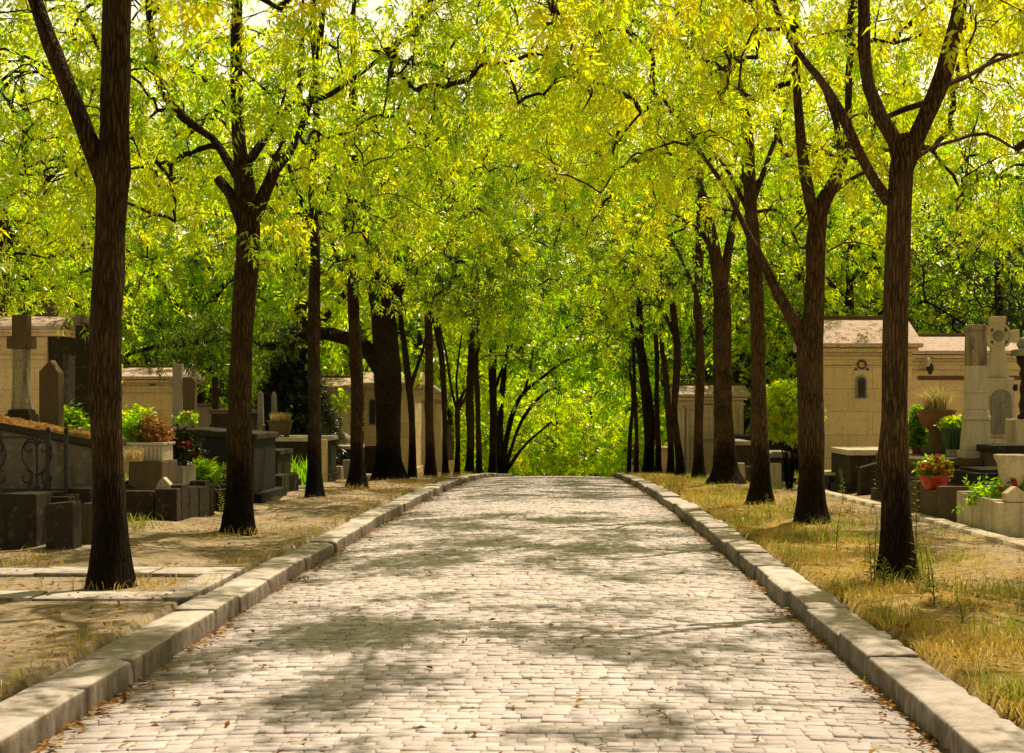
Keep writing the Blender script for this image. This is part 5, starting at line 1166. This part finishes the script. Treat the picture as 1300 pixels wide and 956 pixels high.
block('box_hedge_urn', 'low dark wall stone right of the fourth trunk', 462, 478, 45, 566, 'darkstone', .6)
# far left tomb houses
D = 51
t = tomb_house('mausoleum', 'cream tomb house with recessed panel seen between third and fourth left trunks', PX(404, D), PX(446, D), D, D + 2.2, PZ(497, D), PZ(478, D))
b = BM(); box(b, PX(412, D), PX(432, D), D - .04, D, PZ(530, D), PZ(512, D)); part('panel', b, M['cream_plain'], t, .01)
D = 53
t = tomb_house('mausoleum', 'tomb house with pinkish roof and dark arched window behind the massive dark tree', PX(462, D), PX(527, D), D, D + 2.4, PZ(492, D), PZ(470, D))
b = BM(); prism(b, arch_pts(PX(473, D), PZ(540, D), .28, 1.0), D - .04, D + .02); w = part('window', b, M['greystone'], t, .01)
b = BM(); prism(b, arch_pts(PX(473, D), PZ(538, D), .2, .9), D - .045, D - .03); part('pane', b, M['glass_dark'], w, 0)
D = 58; x0, x1 = PX(532, D), PX(561, D); zz = gz(D) - .2
t = thing('mausoleum', 'narrow cream pillared tomb front behind the pale-brown left trunk', 'mausoleum', (x0, D, zz))
b = BM(); box(b, x0, x1, D, D + 1.8, zz, PZ(508, D)); part('wall', b, M['cream'], t, .015)
for px in (536, 557): b = BM(); box(b, PX(px, D) - .13, PX(px, D) + .13, D - .12, D - .002, zz, PZ(512, D)); part('pilaster', b, M['cream_plain'], t, .012)
b = BM(); box(b, x0 - .12, x1 + .12, D - .2, D + 1.9, PZ(508, D) + .002, PZ(500, D)); prism(b, [(x0 - .1, PZ(500, D) + .002), (x1 + .1, PZ(500, D) + .002), ((x0 + x1) / 2, PZ(488, D))], D - .16, D + 1.86); part('roof', b, M['roof'], t, .015)
# statue-like carved posts at both ends of the rows
for (px, D, top, lb) in ((571, 57, 540, 'carved draped figure-like post monument beside the left row near the crest'), (807, 60, 562, 'small carved urn monument beside the right row near the crest')):
    x = PX(px, D); z0 = gz(D) - .05; h = PZ(top, D) - z0
    t = thing('carved_post', lb, 'monument', (x, D, z0)); b = BM(); box(b, x - .2, x + .2, D - .2, D + .2, z0, z0 + h * .3, .03, .03); part('pedestal', b, M['cream'], t, .015)
    b = BM(); lathe(b, x, D, [(.14, z0 + h * .301), (.17, z0 + h * .38), (.11, z0 + h * .5), (.15, z0 + h * .66), (.17, z0 + h * .78), (.08, z0 + h * .84), (.1, z0 + h * .9), (.07, z0 + h)], 16); part('figure', b, M['brownstone'], t, 0, True)
D = 54; ledger('tomb', 'low cream tomb wall between the dark trunk and the bow-shaped one on the right', PX(836, D), PX(852, D), D, D + 1.6, PZ(568, D), 'cream', 'palestone', .03)

# ================================================================== grass, weeds, litter
def ground_pts(n, xa, xb, ya, yb, seed, power=1.6, mask=None):
    g = np.random.RandomState(seed); y = ya + (yb - ya) * g.rand(n) ** power; x = g.uniform(xa, xb, n)
    if mask is not None:
        k = mask(x, y, g); x, y = x[k], y[k]
    z = np.array([gz(v) for v in y]) - .01
    return np.stack([x + np.array([bend(v) for v in y]), y, z], 1)
def clump(x, y): return .5 + .25 * (np.sin(x * 3.1 + 1.7 * np.sin(y * 1.3)) + np.sin(y * 2.3 + 1.1 * np.sin(x * 2.1)))
def m_right(x, y, g):
    edge = np.clip((4.6 - x) / 1.6, .0, 1) + .25 * (clump(x * .7, y) > .62)
    return g.rand(len(x)) < edge * np.clip(1.9 * clump(x, y) * clump(x * 2.3 + 1, y * 1.9) - .12, .03, 1)
p1 = ground_pts(90000, 2.24, 5.0, 6.2, 48, 301, 1.7, m_right)
o = blades('dry_grass', p1, (.03, .15), (.004, .010), 1.0, 'grass_dry', 302, None, .7); tag(o, 'straw-coloured dry grass covering the right verge', 'grass', kind='stuff')
def m_rg(x, y, g): return g.rand(len(x)) < np.clip((clump(x * 1.3 + 2, y * 1.2) - .52) * 3, 0, 1) * np.clip((4.8 - x) / 1.5, .1, 1)
o = blades('green_grass', ground_pts(30000, 2.3, 5.0, 6.4, 40, 303, 1.6, m_rg), (.06, .24), (.005, .011), .55, 'grass_green', 304, None, .5); tag(o, 'greener grass tufts mixed into the right verge', 'grass', kind='stuff')
def m_left(x, y, g):
    d = np.minimum(np.abs(x + 3.0) * 1.6, np.abs(x + 5.75 + (y - 19) * .09) * 1.1); f = np.clip(1 - d / .55, 0, 1)
    for (tx, ty) in ((-3.85, 12.4), (-3.99, 17.7), (-4.38, 25.4), (-4.41, 31), (-4.4, 36.8)): f = np.maximum(f, np.clip(1.15 - np.hypot(x - tx, (y - ty) * .6) / .75, 0, 1))
    f = np.maximum(f, .7 * (y > 24) * (x > -4.9) * clump(x, y))
    path = ((y > 11.2) & (y < 11.9) | ((y > 12.85) & (y < 13.6))) & ~((np.hypot(x + 3.85, y - 12.4) < .45))
    return (g.rand(len(x)) < f * np.clip(clump(x, y) - .15, 0, 1) * .62) & ~path
o = blades('dry_grass', ground_pts(90000, -6.6, -2.96, 6.2, 50, 305, 1.3, m_left), (.04, .16), (.004, .011), .8, 'grass_dry', 306, None, .6, tb=.35); tag(o, 'yellowing grass tufts round the left tree feet and along the left kerb', 'grass', kind='stuff')
def m_lg(x, y, g):
    d = np.abs(x + 5.55 + (y - 19) * .09); return g.rand(len(x)) < np.clip(1 - d / .35, 0, 1) * clump(x * 1.5, y * 1.5) * (y > 17.5)
o = blades('green_grass', ground_pts(22000, -7.2, -4.8, 17, 32, 307, 1.0, m_lg), (.07, .26), (.008, .018), .6, 'grass_green', 308, None, .5); tag(o, 'bright green weeds along the foot of the left grave edging', 'weeds', kind='stuff')
# ground cover among the farther graves
o = blades('rough_grass', np.concatenate([ground_pts(16000, -26, -7, 26, 75, 309, 1.0), ground_pts(14000, 5.2, 24, 30, 75, 310, 1.0)]), (.1, .35), (.012, .03), .6, 'grass_green', 311, None, .5, tb=.55); tag(o, 'rough green grass between the farther graves', 'grass', kind='stuff')
# fallen leaves: gutters, verges
def litter(n, xa, xb, ya, yb, seed, zf, power=1.4):
    g = np.random.RandomState(seed); y = ya + (yb - ya) * g.rand(n) ** power; x = g.uniform(xa, xb, n) if np.isscalar(xa) else xa
    return np.stack([x + np.array([bend(v) for v in y]), y, np.array([zf(a, c) for a, c in zip(x, y)])], 1)
g = np.random.RandomState(401)
gut = []
for (xe, s) in ((XL, 1), (XR, -1)):
    n = 1500; y = 5 + 50 * g.rand(n) ** 1.5; x = xe + s * (.01 + np.abs(g.randn(n)) * .07); keep = clump(x * 0 + s * 3, y * 1.7) > .35 * g.rand(n) + .25
    for a, c in zip(x[keep], y[keep]): gut.append((a + bend(c), c, road_z(a, c) + .012 + .01 * g.rand()))
road_l = litter(900, XL, XR, 5, 40, 402, lambda a, c: road_z(a, c) + .012)
ver = np.concatenate([litter(900, -8.6, -5.68, 17.56, 18.55, 409, lambda a, c: PZ(508, 17.6) + (PZ(559, 17.6) - PZ(508, 17.6)) * (a - PX(-140, 17.6)) / (PX(121, 17.6) - PX(-140, 17.6)) + .012, 1.0), litter(3200, -6, -3, 6, 40, 403, lambda a, c: gz(c) + .015), litter(3000, 2.3, 5.2, 6, 40, 404, lambda a, c: gz(c) + .02), litter(1200, -12, -6, 14, 40, 405, lambda a, c: gz(c) + .015)])
LEAF1 = np.array([[(-.03, 0, 0), (0, .012, .006), (.032, 0, 0), (0, -.012, .006)]])
r = np.random.RandomState(406); allp = np.concatenate([np.array(gut), road_l, ver]); n = len(allp)
a = r.rand(n) * 6.28; d = np.stack([np.cos(a), np.sin(a), r.randn(n) * .2], 1); d /= np.linalg.norm(d, axis=1)[:, None]; up = np.stack([r.randn(n) * .3, r.randn(n) * .3, np.ones(n)], 1); yv = np.cross(up, d); yv /= np.linalg.norm(yv, axis=1)[:, None]; zv = np.cross(d, yv)
Rm = np.stack([d, yv, zv], 1) * r.uniform(.6, 1.3, n)[:, None, None]
V = (np.einsum('va,nab->nvb', LEAF1[0], Rm) + allp[:, None, :]).reshape(-1, 3)
o = link_mesh('fallen_leaves', np_mesh('fallen_leaves', V, np.arange(len(V)).reshape(-1, 4), M['litter'], tint=r.rand(n))); tag(o, 'brown fallen leaves gathered in the gutters and scattered on the verges', 'leaves', kind='stuff')
# tall thin weeds round the big forked tree
def weed(x, y, h, seed, label, nl=34):
    g = np.random.RandomState(seed); z = gz(y) - .02; t = thing('tall_weed', label, 'weed', (x, y, z), None)
    lx, ly = g.randn() * .06, g.randn() * .06; pts = [(x + lx * s * s, y + ly * s * s, z + h * s) for s in np.linspace(0, 1, 6)]
    v, q = tube_arr(pts, np.linspace(.006, .002, 6), 5); link_mesh('stalk', np_mesh('stalk', v - off(t), q, M['stem'], smooth=True), t)
    V = []; Q = []
    for k in range(nl):
        s = .08 + .9 * k / nl; p = np.array((x + lx * s * s, y + ly * s * s, z + h * s)); a = k * 2.4; L = (.075 * (1 - s) + .025) * g.uniform(.7, 1.3)
        d = np.array((math.cos(a), math.sin(a), .55)); e = np.array((-math.sin(a), math.cos(a), 0)) * L * .14; i = len(V)
        V += [p, p + d * L * .5 + e, p + d * L * .95 - np.array((0, 0, L * .2)), p + d * L * .5 - e]; Q.append((i, i + 1, i + 2, i + 3))
    link_mesh('leaves', np_mesh('leaves', np.array(V) - off(t), Q, M['grass_green'], tint=np.full(len(Q), .35) + g.rand(len(Q)) * .3), t)
for k, (px, D, h, lb) in enumerate(((1106, 12.6, .42, 'short leafy weed two steps left of the big forked tree'), (1110, 12.3, .62, 'tall weed stalk close to the left of the big forked trunk'), (1122, 12.0, .30, 'squat weed at the left foot of the big forked trunk'),
        (1163, 12.6, 1.05, 'tallest weed stalk, rising right of the big forked trunk'), (1180, 12.0, .46, 'weed right of the tallest stalk by the forked tree'), (1186, 11.0, .40, 'bushy weed in front of the big forked tree'), (1172, 12.9, .34, 'low weed behind the tallest stalk'),
        (1222, 10.2, .24, 'small weed low in the dry grass near the right edge'), (1062, 15.6, .46, 'weed standing right of the second right-hand tree'), (978, 19.2, .42, 'leafy weed before the third right-hand tree'), (1070, 24, .62, 'thin weed before the tiny pale-topped tomb'), (1112, 25.5, 1.05, 'wispy weed in front of the pale-lidded dark tomb'), (1163, 15.8, .8, 'wispy weed behind the right side of the forked trunk'))):
    weed(PX(px, D), D, h, 500 + k, lb)
weed(-6.15, 18.4, .4, 530, 'weed by the brown grave edging at left'); weed(PX(282, 20), 20, .5, 531, 'weed beside the left side of the second tree')
